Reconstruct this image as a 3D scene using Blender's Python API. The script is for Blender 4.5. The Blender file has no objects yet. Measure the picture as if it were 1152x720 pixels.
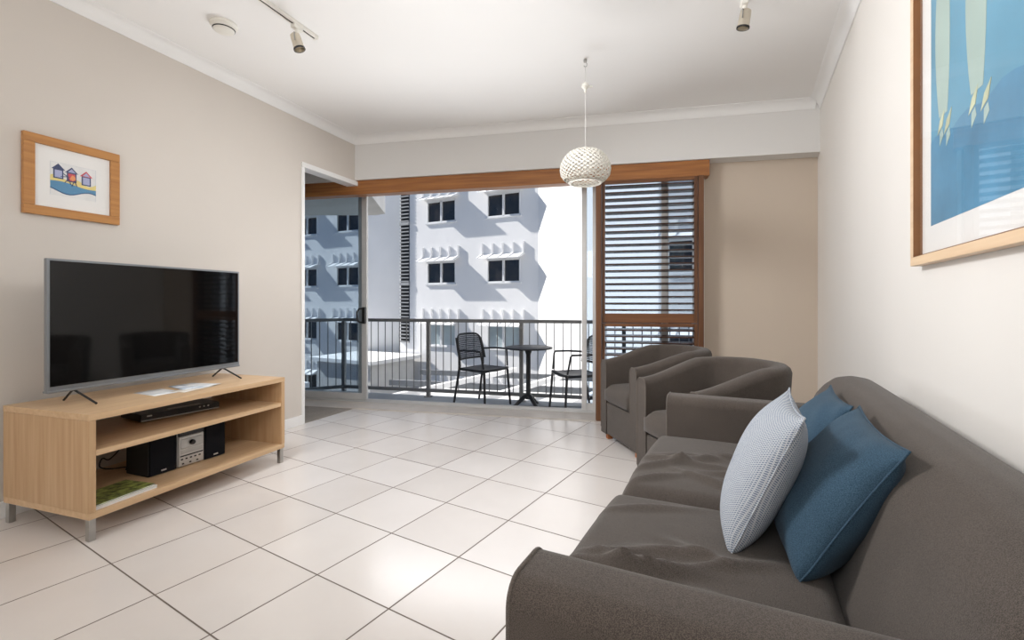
import bpy, bmesh, math, random
from mathutils import Vector, Matrix
random.seed(7)
C = bpy.context.scene.collection
PI = math.pi
R = math.radians

# ---------------------------------------------------------------- materials
def nodes(name):
    m = bpy.data.materials.new(name); m.use_nodes = True
    nt = m.node_tree; b = nt.nodes['Principled BSDF']
    return m, nt, b

def link(nt, a, b): nt.links.new(a, b)

def mat(name, col, rough=0.6, metal=0.0, var=0.0, scale=8.0, bump=0.0, bscale=60.0, spec=0.5, stretch=None, col2=None, coat=0.0, detail=4.0, bdist=0.002):
    m, nt, b = nodes(name)
    b.inputs['Roughness'].default_value = rough
    b.inputs['Metallic'].default_value = metal
    b.inputs['Specular IOR Level'].default_value = spec
    b.inputs['Coat Weight'].default_value = coat
    b.inputs['Base Color'].default_value = (*col, 1)
    tc = nt.nodes.new('ShaderNodeTexCoord'); mp = nt.nodes.new('ShaderNodeMapping')
    link(nt, tc.outputs['Object'], mp.inputs['Vector'])
    if stretch: mp.inputs['Scale'].default_value = stretch
    if var or col2:
        n = nt.nodes.new('ShaderNodeTexNoise'); n.inputs['Scale'].default_value = scale; n.inputs['Detail'].default_value = detail
        link(nt, mp.outputs['Vector'], n.inputs['Vector'])
        r = nt.nodes.new('ShaderNodeValToRGB')
        c2 = col2 or tuple(max(0, c * (1 - var)) for c in col)
        r.color_ramp.elements[0].position = 0.32; r.color_ramp.elements[1].position = 0.68
        r.color_ramp.elements[0].color = (*c2, 1); r.color_ramp.elements[1].color = (*col, 1)
        link(nt, n.outputs['Fac'], r.inputs['Fac']); link(nt, r.outputs['Color'], b.inputs['Base Color'])
    if bump:
        n2 = nt.nodes.new('ShaderNodeTexNoise'); n2.inputs['Scale'].default_value = bscale; n2.inputs['Detail'].default_value = 3
        link(nt, mp.outputs['Vector'], n2.inputs['Vector'])
        bp = nt.nodes.new('ShaderNodeBump'); bp.inputs['Strength'].default_value = bump; bp.inputs['Distance'].default_value = bdist
        link(nt, n2.outputs['Fac'], bp.inputs['Height']); link(nt, bp.outputs['Normal'], b.inputs['Normal'])
    return m

def fabric(name, c1, c2, scale=420.0, rough=0.95, bump=0.5, big=(0.9, 6.0), sheen=0.15):
    """woven cloth: fine two-tone weave plus broad mottling"""
    m, nt, b = nodes(name)
    b.inputs['Roughness'].default_value = rough; b.inputs['Specular IOR Level'].default_value = 0.15
    b.inputs['Sheen Weight'].default_value = sheen; b.inputs['Sheen Roughness'].default_value = 0.5
    tc = nt.nodes.new('ShaderNodeTexCoord')
    n = nt.nodes.new('ShaderNodeTexNoise'); n.inputs['Scale'].default_value = scale; n.inputs['Detail'].default_value = 1
    link(nt, tc.outputs['Object'], n.inputs['Vector'])
    r = nt.nodes.new('ShaderNodeValToRGB'); r.color_ramp.elements[0].position = 0.38; r.color_ramp.elements[1].position = 0.62
    r.color_ramp.elements[0].color = (*c2, 1); r.color_ramp.elements[1].color = (*c1, 1)
    link(nt, n.outputs['Fac'], r.inputs['Fac'])
    n3 = nt.nodes.new('ShaderNodeTexNoise'); n3.inputs['Scale'].default_value = big[1]; n3.inputs['Detail'].default_value = 4
    link(nt, tc.outputs['Object'], n3.inputs['Vector'])
    mr = nt.nodes.new('ShaderNodeMapRange'); mr.inputs['From Min'].default_value = 0.3; mr.inputs['From Max'].default_value = 0.7
    mr.inputs['To Min'].default_value = big[0]; mr.inputs['To Max'].default_value = 1.06
    link(nt, n3.outputs['Fac'], mr.inputs['Value'])
    mx = nt.nodes.new('ShaderNodeVectorMath'); mx.operation = 'SCALE'
    link(nt, r.outputs['Color'], mx.inputs[0]); link(nt, mr.outputs['Result'], mx.inputs['Scale'])
    link(nt, mx.outputs['Vector'], b.inputs['Base Color'])
    bp = nt.nodes.new('ShaderNodeBump'); bp.inputs['Strength'].default_value = bump; bp.inputs['Distance'].default_value = 0.0015
    link(nt, n.outputs['Fac'], bp.inputs['Height']); link(nt, bp.outputs['Normal'], b.inputs['Normal'])
    return m

def glass(name, tint=(1, 1, 1), refl=1.0, rough=0.0):
    m = bpy.data.materials.new(name); m.use_nodes = True; nt = m.node_tree; nt.nodes.clear()
    o = nt.nodes.new('ShaderNodeOutputMaterial'); mx = nt.nodes.new('ShaderNodeMixShader')
    t = nt.nodes.new('ShaderNodeBsdfTransparent'); g = nt.nodes.new('ShaderNodeBsdfGlossy')
    t.inputs['Color'].default_value = (*tint, 1); g.inputs['Roughness'].default_value = rough
    f = nt.nodes.new('ShaderNodeFresnel'); f.inputs['IOR'].default_value = 1.5
    ml = nt.nodes.new('ShaderNodeMath'); ml.operation = 'MULTIPLY'; ml.inputs[1].default_value = refl
    ge = nt.nodes.new('ShaderNodeNewGeometry'); iv = nt.nodes.new('ShaderNodeMath'); iv.operation = 'SUBTRACT'; iv.inputs[0].default_value = 1.0
    link(nt, ge.outputs['Backfacing'], iv.inputs[1]); m2 = nt.nodes.new('ShaderNodeMath'); m2.operation = 'MULTIPLY'
    link(nt, f.outputs['Fac'], m2.inputs[0]); link(nt, iv.outputs['Value'], m2.inputs[1])
    link(nt, m2.outputs['Value'], ml.inputs[0]); link(nt, ml.outputs['Value'], mx.inputs['Fac'])
    link(nt, t.outputs['BSDF'], mx.inputs[1]); link(nt, g.outputs['BSDF'], mx.inputs[2]); link(nt, mx.outputs['Shader'], o.inputs['Surface'])
    return m

def wood(name, c1, c2, axis='x', rough=0.4, fine=1.0, coat=0.0):
    st = {'x': (1.2, 26, 26), 'y': (26, 1.2, 26), 'z': (26, 26, 1.2)}[axis]
    return mat(name, c1, rough, 0, 0, 1.6 * fine, 0.12, 6, 0.4, st, c2, coat, 6.0)

def tile_mat():
    m, nt, b = nodes('ceramic floor tile')
    tc = nt.nodes.new('ShaderNodeTexCoord')
    def dot(v, c):
        d = nt.nodes.new('ShaderNodeVectorMath'); d.operation = 'DOT_PRODUCT'; d.inputs[1].default_value = v
        link(nt, tc.outputs['Object'], d.inputs[0])
        a = nt.nodes.new('ShaderNodeMath'); a.operation = 'ADD'; a.inputs[1].default_value = c
        link(nt, d.outputs['Value'], a.inputs[0]); return a.outputs['Value']
    def mth(op, a, bb=None):
        n = nt.nodes.new('ShaderNodeMath'); n.operation = op
        if hasattr(a, 'links'): link(nt, a, n.inputs[0])
        else: n.inputs[0].default_value = a
        if bb is not None:
            if hasattr(bb, 'links'): link(nt, bb, n.inputs[1])
            else: n.inputs[1].default_value = bb
        return n.outputs['Value']
    T = 0.4; p0 = (-1.249, 2.646); r1 = (0.851, -0.525); r2 = (0.525, 0.851)
    u = dot((r1[0] / T, r1[1] / T, 0), -(p0[0] * r1[0] + p0[1] * r1[1]) / T + 40)
    v = dot((r2[0] / T, r2[1] / T, 0), -(p0[0] * r2[0] + p0[1] * r2[1]) / T + 40)
    def edge(w): return mth('ABSOLUTE', mth('SUBTRACT', mth('FRACT', w), 0.5))
    e = mth('MAXIMUM', edge(u), edge(v))
    mr = nt.nodes.new('ShaderNodeMapRange'); mr.inputs['From Min'].default_value = 0.4895; mr.inputs['From Max'].default_value = 0.4955
    link(nt, e, mr.inputs['Value'])
    cx = nt.nodes.new('ShaderNodeCombineXYZ'); link(nt, mth('FLOOR', u), cx.inputs[0]); link(nt, mth('FLOOR', v), cx.inputs[1])
    wn = nt.nodes.new('ShaderNodeTexWhiteNoise'); wn.noise_dimensions = '2D'; link(nt, cx.outputs['Vector'], wn.inputs['Vector'])
    nz = nt.nodes.new('ShaderNodeTexNoise'); nz.inputs['Scale'].default_value = 3.0; nz.inputs['Detail'].default_value = 5
    link(nt, tc.outputs['Object'], nz.inputs['Vector'])
    k = mth('ADD', mth('MULTIPLY', wn.outputs['Value'], 0.5), mth('MULTIPLY', nz.outputs['Fac'], 0.5))
    r = nt.nodes.new('ShaderNodeValToRGB'); r.color_ramp.elements[0].color = (0.65, 0.605, 0.57, 1); r.color_ramp.elements[1].color = (0.73, 0.69, 0.66, 1)
    r.color_ramp.elements[0].position = 0.2; r.color_ramp.elements[1].position = 0.8
    link(nt, k, r.inputs['Fac'])
    mx = nt.nodes.new('ShaderNodeMix'); mx.data_type = 'RGBA'
    link(nt, mr.outputs['Result'], mx.inputs['Factor']); link(nt, r.outputs['Color'], mx.inputs['A']); mx.inputs['B'].default_value = (0.13, 0.1, 0.08, 1)
    link(nt, mx.outputs['Result'], b.inputs['Base Color'])
    rr = nt.nodes.new('ShaderNodeMapRange'); rr.inputs['To Min'].default_value = 0.2; rr.inputs['To Max'].default_value = 0.8
    link(nt, mr.outputs['Result'], rr.inputs['Value']); link(nt, rr.outputs['Result'], b.inputs['Roughness'])
    b.inputs['Specular IOR Level'].default_value = 0.5
    bp = nt.nodes.new('ShaderNodeBump'); bp.invert = True; bp.inputs['Strength'].default_value = 0.5; bp.inputs['Distance'].default_value = 0.002
    link(nt, mr.outputs['Result'], bp.inputs['Height']); link(nt, bp.outputs['Normal'], b.inputs['Normal'])
    return m

M = {}
M['tile'] = tile_mat()
M['wall'] = mat('warm beige wall paint', (0.64, 0.592, 0.54), 0.75, var=0.03, scale=1.5, bump=0.08, bscale=140)
M['wall_r'] = mat('cream wall paint', (0.77, 0.74, 0.70), 0.7, var=0.03, scale=1.2, bump=0.08, bscale=140)
M['wall_b'] = mat('taupe wall paint', (0.56, 0.475, 0.39), 0.75, var=0.03, scale=1.5, bump=0.08, bscale=140)
M['ceil'] = mat('white ceiling paint', (0.88, 0.875, 0.865), 0.85, var=0.02, scale=1.0, bump=0.05, bscale=90)
M['ceil_shade'] = mat('ceiling paint greyed for shade', (0.72, 0.71, 0.695), 0.85, var=0.02, scale=1.0, bump=0.05, bscale=90)  # ceiling paint made greyer, the bulkhead's shade is put into the colour
M['white'] = mat('white gloss trim', (0.84, 0.835, 0.825), 0.4, var=0.02, scale=3)
M['plastic'] = mat('white plastic', (0.80, 0.78, 0.72), 0.4, var=0.03, scale=6)
M['carpet'] = fabric('grey carpet pile', (0.30, 0.26, 0.22), (0.17, 0.15, 0.13), 300, 1.0, 0.8)
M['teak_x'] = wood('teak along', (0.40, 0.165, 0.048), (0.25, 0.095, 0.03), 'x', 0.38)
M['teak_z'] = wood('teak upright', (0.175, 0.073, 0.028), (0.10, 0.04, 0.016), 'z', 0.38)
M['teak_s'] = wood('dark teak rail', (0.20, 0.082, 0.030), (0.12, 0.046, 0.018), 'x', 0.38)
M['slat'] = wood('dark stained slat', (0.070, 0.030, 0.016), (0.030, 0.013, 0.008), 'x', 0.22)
M['oak_x'] = wood('light oak veneer along', (0.63, 0.44, 0.265), (0.54, 0.355, 0.20), 'x', 0.38)
M['oak_z'] = wood('light oak veneer upright', (0.56, 0.375, 0.215), (0.46, 0.285, 0.15), 'z', 0.42)
M['oak_fr'] = wood('honey oak frame', (0.50, 0.24, 0.075), (0.38, 0.165, 0.05), 'x', 0.4)
M['pine'] = wood('pale ash frame', (0.78, 0.58, 0.38), (0.68, 0.47, 0.29), 'x', 0.4)
M['pine_in'] = mat('dark brown rebate', (0.22, 0.085, 0.022), 0.5, var=0.2)
M['alu'] = mat('brushed aluminium', (0.70, 0.70, 0.70), 0.32, 0.85, var=0.05, scale=12, stretch=(20, 20, 1))
M['alu_w'] = mat('pale satin aluminium door section', (0.62, 0.62, 0.62), 0.35, 0.35, var=0.04, scale=12)
M['steel'] = mat('brushed steel', (0.45, 0.44, 0.42), 0.3, 0.9, var=0.1, scale=20)
M['black'] = mat('black plastic', (0.010, 0.010, 0.011), 0.3, var=0.2, scale=20)
M['blackm'] = mat('matt black', (0.013, 0.013, 0.014), 0.65, var=0.2, scale=20)
M['cone'] = fabric('black speaker cloth', (0.012, 0.013, 0.016), (0.004, 0.004, 0.006), 600, 0.9, 0.4, sheen=0.0)
M['screen'] = mat('dark glossy screen', (0.0030, 0.0032, 0.0035), 0.05, spec=0.55, var=0.05, scale=2)
M['tvframe'] = mat('gunmetal bezel', (0.27, 0.29, 0.31), 0.35, 0.7, var=0.05, scale=10)
M['silver'] = mat('silver hi-fi face', (0.58, 0.57, 0.55), 0.35, 0.55, var=0.06, scale=14)
M['sofa'] = fabric('brown grey upholstery', (0.100, 0.082, 0.070), (0.046, 0.037, 0.031), 680, sheen=0.14, big=(0.94, 9.0))
M['sofa_l'] = fabric('brown grey seat upholstery', (0.100, 0.083, 0.072), (0.046, 0.038, 0.032), 680, sheen=0.14, big=(0.94, 9.0))
M['piping'] = fabric('brown grey piping', (0.13, 0.11, 0.095), (0.09, 0.075, 0.065), 500)
M['blue'] = fabric('denim blue cloth', (0.054, 0.102, 0.150), (0.024, 0.050, 0.080), 640, sheen=0.05)
M['blue2'] = fabric('denim blue cloth twin', (0.054, 0.100, 0.147), (0.024, 0.050, 0.080), 640, sheen=0.05)
M['foot'] = wood('orange brown timber foot', (0.42, 0.15, 0.05), (0.3, 0.1, 0.03), 'z')
M['glass'] = glass('tinted door glass', (0.82, 0.86, 0.89), 0.8)
M['glass_r'] = glass('blue grey tinted glass', (0.70, 0.755, 0.81), 0.8)
M['picglass'] = glass('picture glass', (1, 1, 1), 0.75)
M['mountw'] = mat('white picture mount', (0.82, 0.81, 0.79), 0.8, var=0.02)
M['rail'] = mat('charcoal powder coat', (0.20, 0.205, 0.21), 0.45, 0.2, var=0.08, scale=6)
M['chairb'] = mat('black resin', (0.014, 0.015, 0.018), 0.45, var=0.2, scale=30)
M['balc'] = mat('blue grey balcony tile', (0.36, 0.40, 0.44), 0.6, var=0.1, scale=5)
M['stone'] = mat('pale threshold stone', (0.58, 0.53, 0.48), 0.45, var=0.12, scale=6)
M['render'] = mat('white building render', (0.78, 0.78, 0.78), 0.9, var=0.04, scale=0.8, bump=0.15, bscale=12)
M['render2'] = mat('pale grey building render', (0.90, 0.89, 0.87), 0.9, var=0.05, scale=0.7, bump=0.15, bscale=12)
M['louvre'] = mat('grey vent louvre', (0.30, 0.31, 0.32), 0.6, var=0.1)
M['bglass'] = mat('dark building window glass', (0.012, 0.015, 0.02), 0.08, spec=0.6, col2=(0.035, 0.03, 0.028), scale=1.3)
M['bglass2'] = mat('window glass with pale blinds behind', (0.42, 0.49, 0.51), 0.2, spec=0.5, col2=(0.30, 0.36, 0.38), scale=1.0)
M['bframe'] = mat('white window frame', (0.72, 0.73, 0.74), 0.5, var=0.03)
M['asphalt'] = mat('grey driveway', (0.14, 0.14, 0.14), 0.9, var=0.3, scale=2)
M['conc'] = mat('pale concrete', (0.60, 0.60, 0.59), 0.85, var=0.12, scale=2)
M['dark'] = mat('dark grey steel beam', (0.20, 0.21, 0.22), 0.6, var=0.1)
M['lampw'] = mat('white perforated shade', (0.80, 0.77, 0.70), 0.55, var=0.04, scale=20)
M['brass'] = mat('champagne metal', (0.66, 0.60, 0.50), 0.35, 0.75, var=0.1, scale=20)
M['cord'] = mat('pale flex', (0.75, 0.74, 0.72), 0.5, var=0.05)
def flat(name, c, rough=0.7): return mat(name, c, rough, var=0.08, scale=25)
M['paper'] = flat('white paper', (0.78, 0.78, 0.77))
M['p_sand'] = flat('painted yellow sand', (0.80, 0.66, 0.25)); M['p_sea'] = flat('painted blue wave', (0.10, 0.27, 0.45)); M['p_sea2'] = flat('painted dark wave edge', (0.05, 0.12, 0.25))
M['p_navy'] = flat('painted navy', (0.05, 0.07, 0.16)); M['p_lil'] = flat('painted lilac', (0.42, 0.45, 0.66)); M['p_red'] = flat('painted red', (0.62, 0.08, 0.10)); M['p_line'] = flat('print edge', (0.52, 0.55, 0.62))
M['p_or'] = flat('painted orange', (0.75, 0.3, 0.12))
M['a_sky'] = mat('print pale blue sky', (0.14, 0.375, 0.54), 0.7, var=0.25, scale=2.0)
M['a_sea'] = mat('print deep blue sea', (0.095, 0.295, 0.48), 0.7, var=0.3, scale=5.0)
M['a_sail'] = mat('print pale green sail', (0.42, 0.545, 0.50), 0.7, var=0.2, scale=3.0)
M['a_sail2'] = mat('print creamy boat', (0.62, 0.64, 0.42), 0.7, var=0.3, scale=8.0)
M['m_green'] = mat('lime magazine cover', (0.40, 0.46, 0.12), 0.3, col2=(0.012, 0.014, 0.012), scale=38)
M['m_grey'] = mat('grey leaflet print', (0.55, 0.58, 0.62), 0.35, col2=(0.78, 0.78, 0.76), scale=16)
M['m_blue'] = mat('blue leaflet print', (0.30, 0.40, 0.55), 0.35, col2=(0.80, 0.80, 0.78), scale=18)
M['m_warm'] = mat('warm leaflet print', (0.66, 0.58, 0.46), 0.35, col2=(0.80, 0.79, 0.77), scale=18)

def cushion_white():
    """white cloth with short blue-grey dashes woven on the bias"""
    m, nt, b = nodes('white cloth with blue grey flecks')
    b.inputs['Roughness'].default_value = 0.95; b.inputs['Specular IOR Level'].default_value = 0.1
    tc = nt.nodes.new('ShaderNodeTexCoord')
    br = nt.nodes.new('ShaderNodeTexBrick'); br.inputs['Scale'].default_value = 100; br.offset = 0.5
    br.inputs['Color1'].default_value = (0.10, 0.135, 0.20, 1); br.inputs['Color2'].default_value = (0.16, 0.20, 0.27, 1); br.inputs['Mortar'].default_value = (0.46, 0.48, 0.505, 1)
    br.inputs['Mortar Size'].default_value = 0.105; br.inputs['Brick Width'].default_value = 0.7; br.inputs['Row Height'].default_value = 0.42
    mp = nt.nodes.new('ShaderNodeMapping'); mp.inputs['Rotation'].default_value = (R(0), 0, R(40))
    link(nt, tc.outputs['Object'], mp.inputs['Vector']); link(nt, mp.outputs['Vector'], br.inputs['Vector'])
    link(nt, br.outputs['Color'], b.inputs['Base Color'])
    bp = nt.nodes.new('ShaderNodeBump'); bp.inputs['Strength'].default_value = 0.3; bp.inputs['Distance'].default_value = 0.001
    link(nt, br.outputs['Fac'], bp.inputs['Height']); link(nt, bp.outputs['Normal'], b.inputs['Normal'])
    return m
M['cush_w'] = cushion_white()

# ---------------------------------------------------------------- mesh helpers
class MB:
    def __init__(s): s.bm = bmesh.new(); s.mi = 0; s.bev = False
    def _mark(s, n0):
        s.bm.faces.ensure_lookup_table()
        for f in s.bm.faces[n0:]: f.material_index = s.mi
    def box(s, x0, y0, z0, x1, y1, z1, r=0, seg=2, mx=None):
        t = bmesh.new(); bmesh.ops.create_cube(t, size=1)
        for v in t.verts: v.co = Vector(((x0 + x1) / 2 + v.co.x * (x1 - x0), (y0 + y1) / 2 + v.co.y * (y1 - y0), (z0 + z1) / 2 + v.co.z * (z1 - z0)))
        if r: s.bev = True; bmesh.ops.bevel(t, geom=t.edges[:], offset=r, segments=seg, profile=0.5, affect='EDGES')
        if mx is not None: bmesh.ops.transform(t, matrix=mx, verts=t.verts)
        s.join(t); return s
    def join(s, t):
        n0 = len(s.bm.faces)
        me = bpy.data.meshes.new('tmp'); t.to_mesh(me); t.free(); s.bm.from_mesh(me); bpy.data.meshes.remove(me); s._mark(n0)
    def poly(s, pts, vec):
        """polygon pts (3d) extruded by vec"""
        n0 = len(s.bm.faces); vec = Vector(vec)
        a = [s.bm.verts.new(p) for p in pts]; b = [s.bm.verts.new(Vector(p) + vec) for p in pts]
        n = len(pts); s.bm.faces.new(a[::-1]); s.bm.faces.new(b)
        for i in range(n): s.bm.faces.new((a[i], a[(i + 1) % n], b[(i + 1) % n], b[i]))
        s._mark(n0); return s
    def tube(s, path, r, n=8, cap=True, closed=False):
        n0 = len(s.bm.faces); P = [Vector(p) for p in path]; rings = []
        rr = r if isinstance(r, (list, tuple)) else [r] * len(P)
        N = len(P); up = None
        for i, p in enumerate(P):
            if closed: d = P[(i + 1) % N] - P[i - 1]
            else: d = P[min(i + 1, N - 1)] - P[max(i - 1, 0)]
            d.normalize()
            if up is None: up = Vector((0, 0, 1)) if abs(d.z) < 0.9 else Vector((1, 0, 0))
            x = d.cross(up); x.normalize(); y = x.cross(d); up = y
            rings.append([s.bm.verts.new(p + (x * math.cos(2 * PI * k / n) + y * math.sin(2 * PI * k / n)) * rr[i]) for k in range(n)])
        for i in range(N if closed else N - 1):
            A, B = rings[i], rings[(i + 1) % N]
            for k in range(n): s.bm.faces.new((A[k], A[(k + 1) % n], B[(k + 1) % n], B[k]))
        if cap and not closed: s.bm.faces.new(rings[0][::-1]); s.bm.faces.new(rings[-1])
        s._mark(n0); return s
    def lathe(s, prof, n=32, c=(0, 0, 0), mx=None):
        n0 = len(s.bm.faces); c = Vector(c); rings = []
        for (r, z) in prof:
            if r < 1e-6: rings.append([s.bm.verts.new(c + Vector((0, 0, z)))])
            else: rings.append([s.bm.verts.new(c + Vector((r * math.cos(2 * PI * k / n), r * math.sin(2 * PI * k / n), z))) for k in range(n)])
        nv = [v for rg in rings for v in rg]
        for A, B in zip(rings, rings[1:]):
            for k in range(n):
                a0, a1 = A[k % len(A)], A[(k + 1) % len(A)]; b0, b1 = B[k % len(B)], B[(k + 1) % len(B)]
                f = []
                for v in (a0, a1, b1, b0):
                    if v not in f: f.append(v)
                if len(f) > 2: s.bm.faces.new(f)
        if mx is not None: bmesh.ops.transform(s.bm, matrix=mx, verts=nv)
        s._mark(n0); return s
    def grid(s, fn, nu, nv, closeu=False):
        n0 = len(s.bm.faces)
        V = [[s.bm.verts.new(fn(i / nu, j / nv)) for j in range(nv + 1)] for i in range(nu if closeu else nu + 1)]
        for i in range(nu):
            for j in range(nv):
                A, B = V[i], V[(i + 1) % len(V)]
                s.bm.faces.new((A[j], B[j], B[j + 1], A[j + 1]))
        s._mark(n0); return s
    def build(s, name, m, parent=None, smooth=True, ang=38, loc=None, rot=None, weld=0):
        if weld: bmesh.ops.remove_doubles(s.bm, verts=s.bm.verts, dist=weld)
        bmesh.ops.recalc_face_normals(s.bm, faces=s.bm.faces)
        me = bpy.data.meshes.new(name); s.bm.to_mesh(me); s.bm.free()
        for mm in (m if isinstance(m, (list, tuple)) else [m]): me.materials.append(mm)
        if smooth:
            me.shade_smooth(); me.set_sharp_from_angle(angle=R(ang))
        o = bpy.data.objects.new(name, me); C.objects.link(o)
        if s.bev and smooth:
            wn = o.modifiers.new('weighted', 'WEIGHTED_NORMAL'); wn.keep_sharp = True
        if parent: o.parent = parent
        if loc: o.location = loc
        if rot: o.rotation_euler = rot
        return o

def tag(o, label=None, cat=None, group=None, kind=None):
    if label: o['label'] = label
    if cat: o['category'] = cat
    if group: o['group'] = group
    if kind: o['kind'] = kind
    return o
def thing(name, label, cat, loc=(0, 0, 0), rz=0, group=None, kind=None):
    o = bpy.data.objects.new(name, None); o.empty_display_size = 0.1; C.objects.link(o)
    o.location = loc; o.rotation_euler = (0, 0, rz)
    return tag(o, label, cat, group, kind)
def copy_tree(o, parent=None):
    c = o.copy(); C.objects.link(c); c.parent = parent
    for ch in list(o.children): copy_tree(ch, c)
    return c

# ---------------------------------------------------------------- frames of reference (metres, z up, photographer at the origin)
LW = ((-1.93, 4.10), math.atan2(0.937, 0.350))    # left wall: x along it away from us, y out of the room
RW = ((2.60, 3.98), math.atan2(0.896, 0.445))     # right wall: x along it away, y into the room
BW = ((0.0, 4.545), R(-12.3))                     # window wall: x to the right, y outwards
FA = ((-3.89, 21.5), R(-27.9))                    # building opposite: x to the right, y into the building
def W(fr, x, y, z=0.0):
    (ox, oy), a = fr; c, s = math.cos(a), math.sin(a)
    return Vector((ox + x * c - y * s, oy + x * s + y * c, z))
def struct(name, mb, m, fr=None, label=None, parent=None, smooth=True):
    o = mb.build(name, m, parent, smooth)
    if fr: o.location = (fr[0][0], fr[0][1], 0); o.rotation_euler = (0, 0, fr[1])
    if not parent: tag(o, label, 'room' if 'floor' not in name else 'floor', kind='structure')
    return o
CEIL = 2.80

# ---------------------------------------------------------------- the room shell
lw_far = W(LW, 0.93, 0); lw_near = W(LW, -5.6, 0)
rw_far = W(RW, 0.40, 0); rw_near = W(RW, -7.0, 0)
bl = W(BW, -1.66, -0.06); br_ = W(BW, 2.85, 0.2)
fl = MB()
pts = [lw_near, W(LW, 0.13, 0), W(LW, 0.93, 0) , W(BW, -1.7, 0.0), W(BW, 2.95, 0.0), W(BW, 2.95, 0.2), rw_far, rw_near]
pts = [W(LW, -5.6, 0.1), W(LW, 0.15, 0.1), W(LW, 0.15, 0.0), W(BW, -1.66, -0.05), W(BW, 0.80, -0.05), W(BW, 0.80, 0.2), W(BW, 3.0, 0.2), W(RW, -7.0, -0.1)]
fl.poly([(p.x, p.y, 0) for p in pts], (0, 0, -0.12))
struct('floor', fl, M['tile'], None, 'beige ceramic tile floor laid at an angle to the walls', smooth=False)
cp = MB(); q = [W(LW, 0.15, 0.11), W(LW, 0.15, 0.0), W(BW, -1.66, -0.05), W(BW, -4.6, -0.05), W(LW, -2.0, 2.9), W(LW, -2.0, 0.11)]
cp.poly([(p.x, p.y, 0.004) for p in q], (0, 0, -0.1))
struct('floor_bedroom', cp, M['carpet'], None, 'grey carpet of the next room beside the sliding door', smooth=False)

cm = MB(); q = [W(LW, -5.7, 3.2), W(BW, -4.9, 0.5), W(BW, 3.1, 0.5), W(RW, -7.2, -0.2)]
cm.poly([(p.x, p.y, CEIL) for p in q], (0, 0, 0.12))
struct('ceiling', cm, M['ceil'], None, 'white painted plaster ceiling', smooth=False)

w = MB(); w.box(-5.6, 0, 0, 0.14, 0.10, CEIL)
w.box(0.14, 0, 2.345, 0.955, 0.10, CEIL)
struct('wall_left', w, M['wall'], LW, 'warm beige left wall behind the television')
w = MB(); w.box(-7.0, -0.12, 0, 0.42, 0, CEIL)
struct('wall_right', w, M['wall_r'], RW, 'cream right wall behind the sofa')
w = MB(); w.box(1.735, 0.165, 0, 3.0, 0.30, 2.40)
struct('wall_back', w, M['wall_b'], BW, 'taupe wall between the shutter and the corner')
w = MB(); w.box(-4.8, 0.0, 2.362, 3.0, 0.55, CEIL)
struct('wall_bulkhead', w, M['ceil_shade'], BW, 'white bulkhead above the timber beam')
w = MB(); w.poly([(p.x, p.y, 0) for p in (W(LW, -5.6, 0.1), W(LW, -5.7, 0.1), W(LW, -5.7, -3.9), W(LW, -5.6, -3.9))], (0, 0, CEIL))
struct('wall_rear', w, M['wall_r'], None, 'cream wall at the end of the room')
w = MB(); w.poly([(p.x, p.y, 0) for p in (W(LW, -2.1, 0.1), W(LW, -2.0, 0.1), W(LW, -2.0, 3.0), W(LW, -2.1, 3.0))], (0, 0, CEIL))
w.poly([(p.x, p.y, 0) for p in (W(LW, -2.0, 2.9), W(BW, -4.6, 0.2), W(BW, -4.7, 0.2), W(LW, -2.0, 3.0))], (0, 0, CEIL))
struct('wall_bedroom', w, M['wall'], None, 'beige walls of the next room')

# cornice: a cove profile swept along each wall
def cornice(name, fr, x0, x1, sgn, label, y0=0.0):
    k = 0.075; prof = [(0, 0), (0, -k), (0.006, -k)]
    for i in range(7):
        a = i / 6 * PI / 2; prof.append((0.010 + (k - 0.012) * (1 - math.cos(a)), -k + 0.006 + (k - 0.012) * math.sin(a)))
    prof += [(k, -0.004), (k, 0)]
    m = MB(); m.poly([(x0, y0 + sgn * p, CEIL + z) for p, z in prof], (x1 - x0, 0, 0))
    struct(name, m, M['white'], fr, label)
cornice('trim_1', LW, -5.6, 0.93, -1, 'white cove cornice along the left wall')
cornice('trim_2', RW, -7.0, 0.41, 1, 'white cove cornice along the right wall')
cornice('trim_3', BW, -1.66, 2.62, -1, 'white cove cornice along the bulkhead')
def skirting(name, fr, x0, x1, y0, y1, label):
    m = MB(); m.box(x0, min(y0, y1), 0, x1, max(y0, y1), 0.085, 0.004)
    struct(name, m, M['white'], fr, label)
skirting('baseboard_left', LW, -5.6, 0.14, -0.014, 0, 'white skirting board along the left wall')
skirting('baseboard_right', RW, -7.0, 0.30, 0, 0.014, 'white skirting board along the right wall')
skirting('baseboard_back', BW, 1.75, 2.80, 0.150, 0.165, 'white skirting board below the taupe wall')
m = MB(); m.box(0.128, -0.008, 0, 0.165, 0.108, 2.345, 0.003); m.box(0.128, -0.016, 2.305, 0.93, 0.108, 2.35, 0.003)
struct('trim_4', m, M['white'], LW, 'white frame lining the opening to the next room')
# timber beam over the sliding door
m = MB(); m.box(-4.6, 0.025, 2.218, 1.79, 0.15, 2.362, 0.004)
struct('trim_5', m, M['teak_x'], BW, 'long varnished timber beam above the sliding door')
m = MB(); m.box(1.742, 0.125, 0, 1.765, 0.165, 2.23, 0.003)
struct('trim_6', m, M['wall_r'], BW, 'narrow cream strip beside the shutter')
m = MB(); m.box(-4.6, -0.06, -0.02, 0.80, 0.235, 0.010, 0.004)
struct('trim_7', m, M['stone'], BW, 'pale stone threshold below the sliding door')

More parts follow.
